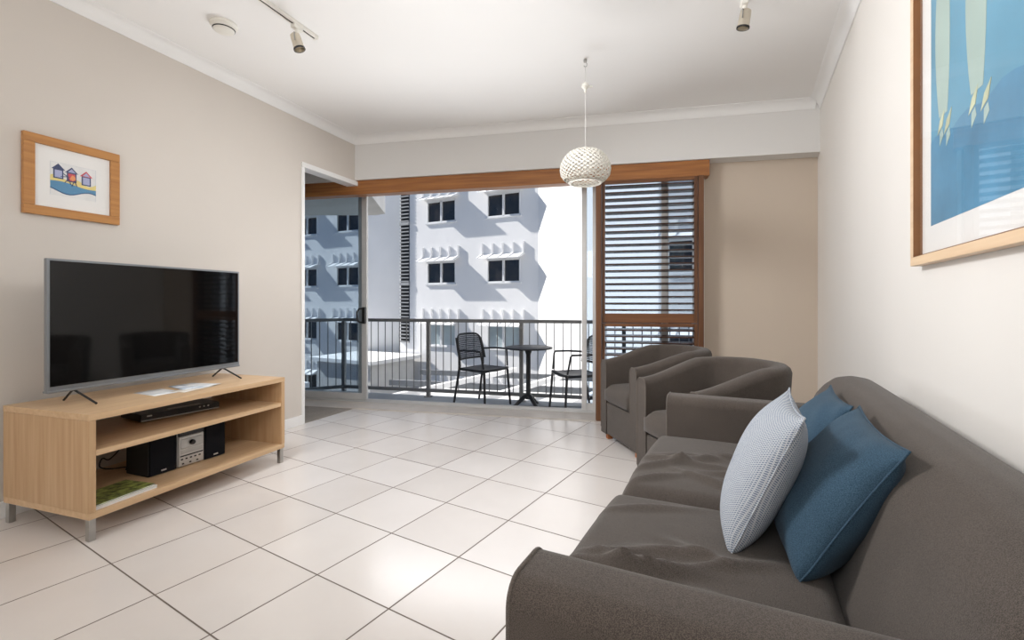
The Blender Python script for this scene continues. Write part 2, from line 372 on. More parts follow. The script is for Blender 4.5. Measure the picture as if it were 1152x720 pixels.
# ---------------------------------------------------------------- sliding glass door
dr = thing('door_1', 'silver framed sliding glass door to the balcony', 'door', (0, 4.545, 0), R(-12.3), kind='structure')
m = MB(); m.box(-4.5, 0.235, -0.03, 1.75, 0.345, 0.022, 0.003)
for y in (0.262, 0.29, 0.318): m.box(-4.5, y - 0.003, 0.02, 1.75, y + 0.003, 0.030)
m.build('door_track', M['alu_w'], dr)
m = MB(); m.box(-4.5, 0.235, 2.30, 1.75, 0.345, 2.362, 0.003); m.box(0.755, 0.235, 0.02, 0.80, 0.345, 2.32, 0.003); m.box(1.70, 0.235, 0.02, 1.75, 0.345, 2.32, 0.003)
m.build('door_frame', M['alu_w'], dr)
def sash(name, x0, x1, y, sw=0.062, gl='glass'):
    m = MB()
    m.box(x0, y - 0.016, 0.03, x0 + sw, y + 0.016, 2.32, 0.004); m.box(x1 - sw, y - 0.016, 0.03, x1, y + 0.016, 2.32, 0.004)
    m.box(x0 + sw, y - 0.015, 0.03, x1 - sw, y + 0.015, 0.10, 0.003); m.box(x0 + sw, y - 0.015, 2.26, x1 - sw, y + 0.015, 2.32, 0.003)
    s = m.build('sash_frame', M['alu_w'], dr)
    g = MB(); g.box(x0 + sw, y - 0.003, 0.10, x1 - sw, y + 0.003, 2.26); g.build('pane', M[gl], s, smooth=False)
    return s
s1 = sash('fixed', -3.2, -1.745, 0.318)
s2 = sash('sliding', -3.08, -1.674, 0.264)
m = MB(); m.tube([(-1.70, 0.222, 0.875), (-1.745, 0.215, 0.878), (-1.768, 0.212, 0.905), (-1.770, 0.212, 0.985), (-1.748, 0.215, 1.022), (-1.70, 0.222, 1.028)], 0.011, 8)
m.box(-1.715, 0.212, 0.862, -1.678, 0.248, 1.042, 0.006)
o = m.build('handle', M['black'], s2); o['label'] = 'black D-shaped pull handle'
sash('right', 0.648, 1.45, 0.264, 0.05, 'glass_r'); sash('right', 1.42, 1.74, 0.318, 0.05, 'glass_r')

# ---------------------------------------------------------------- timber louvre shutter
sh = thing('louvre_shutter', 'brown timber louvre shutter with open slats beside the sliding door', 'shutter', (0, 4.545, 0), R(-12.3))
x0, x1 = 0.795, 1.735
for q in ((x0, -0.035, x0 + 0.052, 0.12), (x1 - 0.045, -0.02, x1, 0.12)):
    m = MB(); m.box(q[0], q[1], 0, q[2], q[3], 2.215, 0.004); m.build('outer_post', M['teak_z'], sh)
def shpanel(z0, z1, tb, bb, tilt, n):
    a, b = x0 + 0.055, x1 - 0.048
    for xa in (a, b - 0.030):
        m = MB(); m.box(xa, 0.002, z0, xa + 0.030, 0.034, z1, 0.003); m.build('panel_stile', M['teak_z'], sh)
    for za, zc in ((z0, z0 + bb), (z1 - tb, z1)):
        m = MB(); m.box(a + 0.030, 0.002, za, b - 0.030, 0.034, zc, 0.003); m.build('panel_rail', M['teak_s'], sh)
    m = MB(); lo, hi = z0 + bb, z1 - tb
    for i in range(n):
        z = lo + (i + 0.5) * (hi - lo) / n
        mx = Matrix.Translation((0, 0.018, z)) @ Matrix.Rotation(tilt, 4, 'X')
        m.box(a + 0.031, -0.037, -0.006, b - 0.031, 0.037, 0.006, 0.004, 2, mx)
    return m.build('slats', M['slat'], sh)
shpanel(0.905, 2.212, 0.03, 0.085, R(-8), 20)
shpanel(0.015, 0.900, 0.03, 0.11, R(10), 13)

# ---------------------------------------------------------------- balcony
q = [W(BW, -4.6, 0.345), W(BW, 2.3, 0.345), Vector((2.15, 5.28, 0)), Vector((-2.25, 6.34, 0)), Vector((-3.55, 5.62, 0))]
m = MB(); m.poly([(p.x, p.y, -0.10) for p in q], (0, 0, -0.18))
struct('floor_balcony', m, M['balc'], None, 'blue grey balcony floor beyond the sliding door', smooth=False)
q = [W(BW, -4.9, 0.5), W(BW, 3.2, 0.5), Vector((2.6, 5.0, 0)), Vector((-1.9, 6.0, 0)), Vector((-2.15, 8.0, 0)), Vector((-2.35, 8.15, 0)), Vector((-9.0, 8.15, 0)), Vector((-9.0, 5.0, 0))]
m = MB(); m.poly([(p.x, p.y, 2.60) for p in q], (0, 0, 0.27))
struct('ceiling_balcony', m, M['conc'], None, 'pale concrete balcony slab of the floor above', smooth=False)
rl = thing('balcony_railing', 'charcoal metal balcony railing with thin upright bars', 'railing', (-2.232, 6.268, -0.10))
A = Vector((-2.12, 5.952, 0)); dirR = Vector((1, -0.24, 0)).normalized(); dirL = Vector((-0.86, -0.51, 0)).normalized()
def rail_run(d, L, name):
    n = Vector((-d.y, d.x, 0))
    def obox(m, s0, s1, hw, z0, z1):
        pts = [d * s0 + n * hw, d * s1 + n * hw, d * s1 - n * hw, d * s0 - n * hw]
        m.poly([(p.x, p.y, z0) for p in pts], (0, 0, z1 - z0))
    m = MB(); obox(m, -0.02, L, 0.03, 0.945, 0.985); m.build('top_rail', M['rail'], rl, smooth=False)
    m = MB(); obox(m, -0.02, L, 0.02, 0.060, 0.100); m.build('bottom_rail', M['rail'], rl, smooth=False)
    k = 0; s = 0.0
    while s < L - 0.02:
        if k % 12 == 0:
            if not (name == 'l' and k == 0):
                m = MB(); obox(m, s - 0.022, s + 0.022, 0.022, 0.0, 0.95); m.box(d.x * s - 0.05, d.y * s - 0.05, 0, d.x * s + 0.05, d.y * s + 0.05, 0.008); m.build('post', M['rail'], rl, smooth=False)
        else:
            m = MB(); p = d * s; m.tube([(p.x, p.y, 0.09), (p.x, p.y, 0.95)], 0.0062, 6, False); m.build('baluster', M['rail'], rl)
        s += 0.1005; k += 1
rail_run(dirR, 4.35, 'r'); rail_run(dirL, 1.42, 'l')

def balcony_chair(label, loc, rz):
    """x forward; seat 0.45"""
    t = thing('balcony_chair', label, 'chair', loc, rz, 'black balcony chairs')
    m = MB()
    m.grid(lambda u, v: Vector((-0.19 + 0.40 * u, (-0.205 + 0.41 * v), 0.434 - 0.012 * math.sin(PI * v) + 0.006 * math.cos(2 * PI * u))), 8, 8)
    o = m.build('seat', M['chairb'], t); md = o.modifiers.new('s', 'SOLIDIFY'); md.thickness = 0.02
    # perforated back shell: curved panel with rows of holes
    m = MB()
    def bk(u, v):
        y = (u - 0.5) * 0.44; z = 0.525 + 0.305 * v
        tap = 1 - 0.10 * v * v; x = -0.205 - 0.075 * v - 0.0 + 0.05 * (2 * u - 1) ** 2
        if v > 0.7: z -= 0.05 * ((abs(2 * u - 1)) ** 6) * (v - 0.7) / 0.3
        return Vector((x, y * tap, z))
    m.grid(bk, 26, 16)
    m.bm.faces.ensure_lookup_table()
    fs = [f for i, f in enumerate(m.bm.faces) if 1 < (i // 16) < 24 and 1 <= i % 16 < 15]
    bmesh.ops.inset_individual(m.bm, faces=fs, thickness=0.0069, depth=0)
    bmesh.ops.delete(m.bm, geom=fs, context='FACES_ONLY')
    o = m.build('backrest', M['chairb'], t); md = o.modifiers.new('s', 'SOLIDIFY'); md.thickness = 0.012; md.offset = 0
    for sy in (-1, 1):
        m = MB(); m.tube([(0.225, sy * 0.225, 0), (0.195, sy * 0.205, 0.412), (0.19, sy * 0.21, 0.442)], [0.0125, 0.015, 0.013], 8); m.build('leg', M['chairb'], t)
        m = MB(); m.tube([(-0.265, sy * 0.22, 0), (-0.19, sy * 0.205, 0.412), (-0.185, sy * 0.20, 0.452)], [0.0125, 0.015, 0.013], 8); m.build('leg', M['chairb'], t)
        m = MB(); m.tube([(-0.18, sy * 0.20, 0.45), (-0.185, sy * 0.205, 0.55), (-0.205, sy * 0.21, 0.64), (-0.245, sy * 0.20, 0.78)], [0.013, 0.012, 0.012, 0.010], 8); m.build('back_post', M['chairb'], t)
        m = MB(); m.tube([(0.19, sy * 0.21, 0.45), (0.165, sy * 0.232, 0.63), (0.15, sy * 0.235, 0.648), (0.0, sy * 0.232, 0.648), (-0.20, sy * 0.212, 0.635)], 0.011, 8); m.build('armrest', M['chairb'], t)
    m = MB(); m.tube([(0.19, -0.205, 0.422), (0.19, 0.205, 0.422), (-0.185, 0.2, 0.422), (-0.185, -0.2, 0.422)], 0.014, 8, closed=True); m.build('seat_frame', M['chairb'], t)
    return t
balcony_chair('black balcony armchair with perforated back to the left of the round table', (-0.335, 5.50, -0.10), R(-38))
balcony_chair('black balcony armchair partly behind the door frame to the right of the table', (0.695, 5.10, -0.10), R(196))

bt = thing('balcony_table', 'small round black pedestal table between the balcony chairs', 'table', (0.185, 5.34, -0.10))
m = MB(); m.lathe([(0, 0.692), (0.254, 0.692), (0.272, 0.687), (0.276, 0.680), (0.272, 0.672), (0.25, 0.669), (0, 0.669)], 40); m.build('tabletop', M['chairb'], bt)
m = MB(); m.lathe([(0, 0.672), (0.05, 0.670), (0.03, 0.615), (0.026, 0.60), (0.026, 0.17), (0.034, 0.14), (0.034, 0.10), (0, 0.10)], 20); m.build('pedestal', M['chairb'], bt)
for a in (-150, -62, 60):
    c, s = math.cos(R(a)), math.sin(R(a))
    m = MB(); m.tube([(0.0, 0.0, 0.15), (0.06 * c, 0.06 * s, 0.125), (0.17 * c, 0.17 * s, 0.045), (0.235 * c, 0.235 * s, 0.014), (0.25 * c, 0.25 * s, 0.010)], [0.026, 0.024, 0.019, 0.014, 0.010], 8); m.build('foot', M['chairb'], bt)

# ---------------------------------------------------------------- buildings across the way
def window_module(b, fx, zz, w=1.56, h=0.97, y=0.0, gm='bglass'):
    """a sliding window set in the wall with its ribbed sun hood, in the facade's own frame"""
    f = MB(); t = 0.05
    f.box(fx, y - 0.02, zz, fx + w, y + 0.10, zz + t); f.box(fx, y - 0.02, zz + h - t, fx + w, y + 0.10, zz + h)
    f.box(fx, y - 0.02, zz, fx + t, y + 0.10, zz + h); f.box(fx + w - t, y - 0.02, zz, fx + w, y + 0.10, zz + h)
    f.box(fx + w * 0.47, y - 0.02, zz, fx + w * 0.47 + 0.09, y + 0.08, zz + h)
    f.box(fx - 0.08, y - 0.06, zz - 0.05, fx + w + 0.05, y + 0.02, zz)
    wf = f.build('window', M['bframe'], b, smooth=False)
    g = MB(); g.box(fx + t, y + 0.055, zz + t, fx + w - t, y + 0.065, zz + h - t); g.build('pane', M[gm], wf, smooth=False)
    hd = MB(); a0, a1, p = fx - 0.26, fx + w + 0.2, 0.50; zt, zf = zz + h + 0.19, zz + h - 0.01
    hd.poly([(a0, y, zt), (a0, y - p, zf), (a0, y - p, zf + 0.03), (a0, y, zt + 0.035)], (a1 - a0, 0, 0))
    for i in range(5):
        s = a0 + 0.02 + i * (a1 - a0 - 0.09) / 4
        hd.box(s, y - 0.10, zt, s + 0.05, y, zt + 0.50)
        hd.poly([(s, y - 0.08, zt), (s, y - p, zf + 0.03), (s, y - p, zf + 0.06), (s, y - 0.08, zt + 0.06)], (0.05, 0, 0))
    hd.build('window_hood', M['render'], b, smooth=False)
def wall_with_holes(m, xa, xb, za, zb, holes, y0, y1):
    xs = sorted({xa, xb, *[v for h in holes for v in (h[0], h[1])]}); zs = sorted({za, zb, *[v for h in holes for v in (h[2], h[3])]})
    for i in range(len(xs) - 1):
        run = None
        for j in range(len(zs) - 1):
            cx, cz = (xs[i] + xs[i + 1]) / 2, (zs[j] + zs[j + 1]) / 2
            inside = any(h[0] < cx < h[1] and h[2] < cz < h[3] for h in holes)
            if not inside:
                if run is None: run = [zs[j], zs[j + 1]]
                else: run[1] = zs[j + 1]
            if inside and run: m.box(xs[i], y0, run[0], xs[i + 1], y1, run[1]); run = None
        if run: m.box(xs[i], y0, run[0], xs[i + 1], y1, run[1])
rows = [4.70, 1.95, -0.83, -3.6]
bd = thing('apartment_building', 'white apartment block opposite with hooded windows seen over the railing', 'building', (FA[0][0], FA[0][1], -6.0), FA[1])
def up(z): return z + 6.0
cols = [0.03, 3.21]
holes = [(c, c + 1.58, up(z), up(z) + 0.97) for c in cols for z in rows]
m = MB(); wall_with_holes(m, -1.55, 5.62, 0, up(9.0), holes, 0, 0.3); m.box(-1.55, 0.9, 0, 5.62, 1.1, up(9)); m.build('wall', M['render'], bd, smooth=False)
for c in cols:
    for z in rows: window_module(bd, c, up(z), 1.58, gm='bglass2' if z == rows[2] else 'bglass')
lv = MB(); lv.box(-1.50, -0.02, up(-0.75), -0.99, 0.0, up(7.2)); lv.build('vent_backing', M['blackm'], bd, smooth=False)
lv = MB()
for i in range(48):
    z = up(-0.73) + i * 0.165
    if i % 17 != 16: lv.box(-1.50, -0.09, z, -0.99, -0.02, z + 0.05)
    else: lv.box(-1.52, -0.10, z, -0.97, -0.02, z + 0.14)
lv.build('vent_louvre', M['louvre'], bd, smooth=False)
cols2 = [-5.77, -8.78, -11.8]
holes = [(c, c + 1.58, up(z), up(z) + 0.97) for c in cols2 for z in rows]
m = MB(); wall_with_holes(m, -16, -3.95, 0, up(9.0), holes, 0, 0.3); m.box(-16, 0.9, 0, -4.3, 1.1, up(9)); m.build('wall', M['render'], bd, smooth=False)
for c in cols2:
    for z in rows: window_module(bd, c, up(z), 1.58)
m = MB(); m.poly([(-3.96, 0.0, 0), (-3.96, 0.3, 0), (-1.2, 1.9, 0), (-1.2, 1.6, 0)], (0, 0, up(9))); o = m.build('stair_wall', M['render2'], bd, smooth=False)
# splayed sunlit wing, then another hooded facade beyond it
ws = R(-29.5)
m = MB(); L2 = 6.0; dx, dy = math.cos(ws), math.sin(ws)
m.poly([(5.60, 0, 0), (5.60 + L2 * dx, L2 * dy, 0), (5.60 + L2 * dx + 0.3, L2 * dy + 0.3, 0), (5.75, 0.35, 0)], (0, 0, up(9))); m.build('wing_wall', M['render'], bd, smooth=False)
ex, ey = 5.60 + L2 * dx, L2 * dy
wing = [(ex + 0.25, up(z)) for z in rows]
m = MB(); wall_with_holes(m, ex, ex + 6, 0, up(9.0), [(ex + 0.25, ex + 1.83, z, z + 0.97) for _, z in wing], ey, ey + 0.3); m.box(ex, ey + 0.8, 0, ex + 6, ey + 1, up(9)); m.build('wall', M['render'], bd, smooth=False)
m = MB(); m.box(ex + 5.8, ey - 7.5, 0, ex + 6.1, ey, up(6.5)); m.build('reflection_wall', M['render'], bd, smooth=False)  # unseen wall added as a bright surface for the television to reflect
for fx, z in wing: window_module(bd, fx, z, 1.58, 0.97, ey)

# podium, carport and ground below
m = MB(); m.box(-60, -20, -6.3, 60, 60, -6.0); struct('ground', m, M['asphalt'], None, 'grey driveway far below the balcony', smooth=False)
pd = thing('garden_terrace', 'white walled terrace in front of the left windows below the railing', 'terrace', (FA[0][0], FA[0][1], -6.0), FA[1])
m = MB(); m.box(-14, -9.0, 0, -1.6, -8.7, up(-1.30)); m.box(-14, -8.7, 0, -1.6, -5.0, up(-1.9)); m.build('parapet', M['render'], pd, smooth=False)
m = MB(); m.box(-3.95, -3.2, up(-1.40), -0.2, -0.1, up(-1.25)); m.build('flat_roof', M['render'], pd, smooth=False)
m = MB(); m.box(-3.6, -3.0, 0, -0.5, -0.3, up(-1.40)); m.build('store_wall', M['conc'], pd, smooth=False)
cpo = thing('carport', 'white and grey carport roof frame below the balcony railing', 'carport', (-2.0, 9.0, -6.0), R(-14))
m = MB()
for i in range(4): m.box(-3.0, 0.4 + i * 2.2, up(-1.42), 9.0, 0.52 + i * 2.2, up(-1.25))
m.build('cross_beam', M['dark'], cpo, smooth=False)
for i in range(5):
    x = -2.2 + i * 2.1
    m = MB(); m.poly([(x, 0.0, up(-1.25)), (x + 0.14, 0.0, up(-1.25)), (x + 2.6, 7.4, up(-1.25)), (x + 2.46, 7.4, up(-1.25))], (0, 0, 0.14)); m.build('rafter', M['render'], cpo, smooth=False)
m = MB(); m.box(-3.2, 1.6, up(-2.1), 9.2, 8.4, up(-2.0)); m.build('deck', M['conc'], cpo, smooth=False)
for x in (-2.5, 1.5, 5.0, 8.5):
    m = MB(); m.box(x, 0.42, 0, x + 0.16, 0.56, up(-1.55)); m.build('post', M['render'], cpo, smooth=False)

# ---------------------------------------------------------------- tv cabinet (x along its front away from us, y towards the wall)
CA = math.atan2(1.09, 0.36); cabp = (-1.91, 2.13)
cab = thing('tv_cabinet', 'low light oak television cabinet with open shelves and steel feet', 'cabinet', (*cabp, 0), CA)
L, D, T = 1.150, 0.635, 0.030; Z0, Z1 = 0.100, 0.580
m = MB(); m.box(0, 0, Z1 - T, L, D, Z1, 0.0025); m.build('top_panel', M['oak_x'], cab)
m = MB(); m.box(0.002, 0.002, Z0, L - 0.002, D, Z0 + T, 0.0025); m.build('bottom_panel', M['oak_x'], cab)
m = MB(); m.box(0.001, 0.001, Z0 + T, T, D, Z1 - T, 0.002); m.build('side_panel', M['oak_z'], cab)
m = MB(); m.box(L - T, 0.001, Z0 + T, L - 0.001, D, Z1 - T, 0.002); m.build('side_panel', M['oak_z'], cab)
m = MB(); m.box(T, 0.004, 0.385, L - T, D - 0.01, 0.385 + 0.026, 0.002); m.build('shelf', M['oak_x'], cab)
for x in (0.006, L - 0.034):
    for y in (0.008, D - 0.036):
        m = MB(); m.box(x, y, 0, x + 0.028, y + 0.028, Z0, 0.003); m.build('leg', M['steel'], cab)
def onc(x, y, z):
    c, s = math.cos(CA), math.sin(CA); return (cabp[0] + x * c - y * s, cabp[1] + x * s + y * c, z)

# television
tv = thing('television', 'large flat screen television on the oak cabinet', 'television', onc(0.025, 0.345, Z1), R(71.2))
Wt, zb, zt = 1.062, 0.076, 0.722
m = MB(); m.box(0, 0.0, zb, Wt, 0.024, zt, 0.003); m.build('bezel', M['tvframe'], tv)
m = MB(); m.box(0.012, -0.0025, zb + 0.024, Wt - 0.012, 0.004, zt - 0.011, 0.001); o = m.build('screen', M['screen'], tv)
m = MB(); m.box(0.12, 0.022, zb + 0.05, Wt - 0.12, 0.062, zt - 0.2, 0.012); m.build('rear_housing', M['blackm'], tv)
m = MB(); m.box(0.0, -0.006, zb - 0.008, Wt, 0.034, zb + 0.004, 0.003); m.build('lower_trim', M['tvframe'], tv)
for x in (0.115, Wt - 0.115):
    m = MB(); m.tube([(x + 0.02, -0.125, 0.006), (x, 0.0, 0.066), (x - 0.0, 0.022, 0.068), (x + 0.02, 0.13, 0.006)], 0.0052, 8)
    m.tube([(x, 0.012, 0.066), (x, 0.012, zb + 0.004)], 0.008, 8); m.build('foot', M['blackm'], tv)

# things on and in the cabinet
dv = thing('dvd_player', 'slim black disc player on the upper cabinet shelf', 'player', onc(0.435, 0.325, 0.411), CA + R(-11))
m = MB(); m.box(0, 0.0, 0.006, 0.43, 0.24, 0.046, 0.003); m.build('body', M['black'], dv)
m = MB(); m.box(0.002, -0.003, 0.018, 0.428, 0.002, 0.046, 0.001); m.build('front_panel', M['black'], dv)
m = MB(); m.box(0.004, -0.006, 0.007, 0.426, 0.002, 0.012, 0.001); m.build('silver_trim', M['silver'], dv)
m = MB(); m.box(0.15, 0.02, 0.046, 0.33, 0.045, 0.0485, 0.001); m.build('disc_tray_mark', M['silver'], dv)
for x in (0.31, 0.335, 0.36):
    m = MB(); m.lathe([(0, 0.004), (0.004, 0.004), (0.005, 0)], 10, mx=Matrix.Translation((x, -0.003, 0.034)) @ Matrix.Rotation(R(90), 4, 'X')); m.build('button', M['silver'], dv)
m = MB(); m.box(0.03, -0.0045, 0.030, 0.055, -0.002, 0.037); m.build('badge', M['silver'], dv)
m = MB()
for x in (0.04, 0.39):
    for y in (0.03, 0.21): m.box(x - 0.012, y - 0.012, 0, x + 0.012, y + 0.012, 0.007)
m.build('foot', M['blackm'], dv)

FZ = Z0 + T
def speaker(label, x, w):
    s = thing('bookshelf_speaker', label, 'speaker', onc(x, 0.203 - (x - 0.40) * 0.06, FZ), CA + R(-3), 'hi-fi speakers')
    m = MB(); m.box(0, 0.012, 0, w, 0.20, 0.225, 0.004); m.build('case', M['blackm'], s)
    m = MB(); m.box(0.004, 0, 0.004, w - 0.004, 0.014, 0.221, 0.005); m.build('grille_cloth', M['cone'], s)
    m = MB(); m.box(w * 0.5 - 0.014, -0.002, 0.018, w * 0.5 + 0.014, 0.002, 0.026, 0.001); m.build('badge', M['silver'], s)
speaker('black hi-fi speaker nearest the magazines on the lower shelf', 0.400, 0.150)
speaker('black hi-fi speaker on the far side of the silver hi-fi', 0.712, 0.135)
hf = thing('hifi_unit', 'small silver hi-fi with a round dial between two black speakers', 'stereo', onc(0.554, 0.194, FZ), CA + R(-3))
m = MB(); m.box(0, 0.01, 0.006, 0.154, 0.22, 0.226, 0.004); m.build('case', M['silver'], hf)
m = MB(); m.box(0.004, 0.0, 0.008, 0.150, 0.013, 0.178, 0.003); m.build('front_panel', M['silver'], hf)
m = MB(); m.box(0.004, 0.0, 0.180, 0.150, 0.013, 0.222, 0.003); m.build('display', M['black'], hf)
m = MB(); m.box(0.012, -0.002, 0.108, 0.142, 0.002, 0.164, 0.004); m.build('dial_plate', M['steel'], hf)
m = MB(); m.lathe([(0, 0.016), (0.012, 0.016), (0.0145, 0.012), (0.015, 0)], 20, mx=Matrix.Translation((0.078, -0.001, 0.136)) @ Matrix.Rotation(R(90), 4, 'X')); m.build('dial', M['black'], hf)
m = MB(); m.box(0.010, -0.0025, 0.063, 0.144, 0.001, 0.070); m.build('slot', M['black'], hf)
for i in range(5): m = MB(); m.box(0.014 + i * 0.026, -0.003, 0.044, 0.026 + i * 0.026, 0.001, 0.052, 0.001); m.build('button', M['black'], hf)
for i in range(3): m = MB(); m.box(0.020 + i * 0.042, -0.003, 0.018, 0.032 + i * 0.042, 0.001, 0.026, 0.001); m.build('button', M['black'], hf)
m = MB(); m.box(0.012, -0.002, 0.078, 0.142, 0.0, 0.102, 0.001); m.build('cassette_door', M['steel'], hf)
m = MB()
for x in (0.02, 0.134):
    for y in (0.03, 0.2): m.box(x - 0.01, y - 0.01, 0, x + 0.01, y + 0.01, 0.007)
m.build('foot', M['blackm'], hf)

# magazines on the lower shelf
def magazine(name, label, cat, x, y, z, ang, w, h, t, cover, group):
    a = thing(name, label, cat, onc(x, y, z), CA + R(ang), group)
    m = MB(); m.box(0.002, 0.002, 0.0008, w - 0.002, h - 0.001, t - 0.0008); m.build('pages', M['paper'], a, smooth=False)
    m = MB(); m.box(0, 0, t - 0.0008, w, h, t); m.box(0, 0, 0, w, h, 0.0008); m.box(0, h - 0.001, 0, w, h, t); m.build('cover', cover, a, smooth=False)
magazine('catalogue', 'thick white catalogue under the lime green magazine', 'book', 0.040, 0.022, FZ, 2, 0.285, 0.21, 0.013, M['paper'], None)
magazine('magazine', 'lime green and black magazine on top of the catalogue', 'magazine', 0.043, 0.030, FZ + 0.013, 3, 0.28, 0.205, 0.006, M['m_green'], None)
# loose leaflets on the cabinet top
lf = [(0.40, 0.16, -6, 0.15, 0.21, 'm_grey', 'grey printed leaflet at the near end of the spread on the cabinet'), (0.52, 0.10, 8, 0.21, 0.10, 'm_warm', 'cream printed leaflet closest to the cabinet front edge'),
      (0.57, 0.17, -14, 0.15, 0.21, 'm_blue', 'blue printed leaflet in the middle of the spread on the cabinet'), (0.69, 0.13, 10, 0.10, 0.20, 'm_grey', 'grey printed leaflet at the far end of the spread below the television')]
for i, (x, y, a, w_, h_, mm, lab) in enumerate(lf):
    m = MB(); nb = 6
    m.grid(lambda u, v: Vector((u * w_, v * h_, 0.0006 + 0.002 * i + 0.0012 * math.sin(PI * u))), nb, 3)
    o = m.build('leaflet', M[mm]); md = o.modifiers.new('s', 'SOLIDIFY'); md.thickness = 0.0006; md.offset = -1
    o.location = onc(x, y, Z1); o.rotation_euler = (0, 0, CA + R(a)); tag(o, lab, 'leaflet', 'leaflets on the cabinet')
m = MB()
pth = [onc(0.62, 0.60, FZ + 0.19), onc(0.53, 0.605, FZ + 0.185), onc(0.47, 0.60, FZ + 0.15), onc(0.50, 0.595, FZ + 0.10), onc(0.44, 0.59, FZ + 0.05), onc(0.40, 0.58, FZ + 0.07), onc(0.38, 0.57, FZ + 0.03), onc(0.42, 0.55, FZ + 0.006), onc(0.47, 0.50, FZ + 0.006), onc(0.44, 0.45, FZ + 0.006)]
def smooth_path(P, k=6):
    P = [Vector(p) for p in P]; out = []
    for i in range(len(P) - 1):
        p0, p1, p2, p3 = P[max(i - 1, 0)], P[i], P[i + 1], P[min(i + 2, len(P) - 1)]
        for j in range(k):
            t = j / k; out.append(0.5 * ((2 * p1) + (p2 - p0) * t + (2 * p0 - 5 * p1 + 4 * p2 - p3) * t * t + (3 * p1 - p0 - 3 * p2 + p3) * t ** 3))
    return out + [P[-1]]
m.tube(smooth_path(pth), 0.0035, 8); o = m.build('power_cord', M['blackm']); tag(o, 'black power cord looping at the back of the lower shelf', 'cord')

# ---------------------------------------------------------------- pictures
def on_frame(o, fr, x, y, z):
    o.location = W(fr, x, y, z); o.rotation_euler = (0, 0, fr[1])
pl = thing('framed_picture', 'small oak framed print of three beach huts on the left wall', 'picture')
on_frame(pl, LW, -1.765, -0.001, 1.555)      # x along the wall, y<0 into the room
Wp, Hp, fw = 0.442, 0.425, 0.048
m = MB()
for a in ((0, 0, Wp, fw), (0, Hp - fw, Wp, Hp), (0, fw, fw, Hp - fw), (Wp - fw, fw, Wp, Hp - fw)): m.box(a[0], -0.026, a[1], a[2], 0, a[3], 0.003)
m.build('frame', M['oak_fr'], pl)
m = MB(); m.box(fw - 0.004, -0.012, fw - 0.004, Wp - fw + 0.004, -0.004, Hp - fw + 0.004); m.build('mount', M['mountw'], pl, smooth=False)
m = MB()
def P2(pts, mi, d=0.0002):
    m.mi = mi; m.poly([(x, -0.012, z) for x, z in pts], (0, -d, 0))
mats = [M['paper'], M['p_sand'], M['p_sea'], M['p_sea2'], M['p_navy'], M['p_lil'], M['p_red'], M['p_line'], M['p_or']]
X0, X1, ZA, ZB = 0.115, 0.325, 0.118, 0.30
P2([(X0, ZA), (X1, ZA), (X1, ZB), (X0, ZB)], 0, 0.0003)
P2([(X0, ZA), (X0 + 0.0012, ZA), (X0 + 0.0012, ZB), (X0, ZB)], 7, 0.0006); P2([(X1 - 0.0015, ZA), (X1, ZA), (X1, ZB), (X1 - 0.0015, ZB)], 7, 0.0006); P2([(X0, ZB - 0.001), (X1, ZB - 0.001), (X1, ZB), (X0, ZB)], 7, 0.0006)
sand = [(X0 + (X1 - X0) * i / 12, 0.188 + 0.016 * math.sin(2.2 + i * 0.55)) for i in range(13)]
wave = [(X0 + (X1 - X0) * i / 12, 0.196 + 0.006 * math.sin(i * 0.5) - 0.012 * i / 12) for i in range(13)]
wlow = [(X0 + (X1 - X0) * i / 12, 0.150 - 0.014 * math.sin(-0.9 + i * 0.55)) for i in range(13)]
P2([(X0, 0.16), (X1, 0.16)] + [(x, z + 0.025 + 0.01 * math.sin(x * 60)) for x, z in wave[::-1]], 1, 0.0008)
P2([(x, z - 0.006) for x, z in wlow] + [(x, z) for x, z in wlow[::-1]], 3, 0.0012)
P2(wlow + wave[::-1], 2, 0.0010)
for k, (hx, hz, c, rf) in enumerate(((0.128, 0.212, 5, 4), (0.188, 0.205, 6, 5), (0.256, 0.200, 5, 6))):
    P2([(hx, hz), (hx + 0.044, hz), (hx + 0.044, hz + 0.052), (hx, hz + 0.052)], 4, 0.0014)
    P2([(hx + 0.006, hz + 0.006), (hx + 0.038, hz + 0.006), (hx + 0.038, hz + 0.046), (hx + 0.006, hz + 0.046)], c, 0.0018)
    P2([(hx - 0.008, hz + 0.050), (hx + 0.052, hz + 0.050), (hx + 0.022, hz + 0.082)], 4 if rf != 6 else 6, 0.0016)
    P2([(hx + 0.004, hz + 0.053), (hx + 0.040, hz + 0.053), (hx + 0.022, hz + 0.074)], rf if rf != 6 else 5, 0.0020)
P2([(0.200, 0.220), (0.214, 0.214), (0.228, 0.222), (0.226, 0.238), (0.212, 0.244)], 8, 0.0022)
for a, b in (((0.178, 0.195), (0.196, 0.222)), ((0.196, 0.222), (0.206, 0.190)), ((0.21, 0.182), (0.222, 0.215)), ((0.222, 0.215), (0.234, 0.186)), ((0.160, 0.225), (0.200, 0.232)), ((0.170, 0.245), (0.196, 0.228))):
    d = Vector((b[0] - a[0], b[1] - a[1])).normalized(); n = Vector((-d.y, d.x)) * 0.0018
    P2([(a[0] + n.x, a[1] + n.y), (a[0] - n.x, a[1] - n.y), (b[0] - n.x, b[1] - n.y), (b[0] + n.x, b[1] + n.y)], 4, 0.0024)
m.build('print', mats, pl, smooth=False)
m = MB(); m.box(fw, -0.018, fw, Wp - fw, -0.0165, Hp - fw); m.build('glass', M['picglass'], pl, smooth=False)

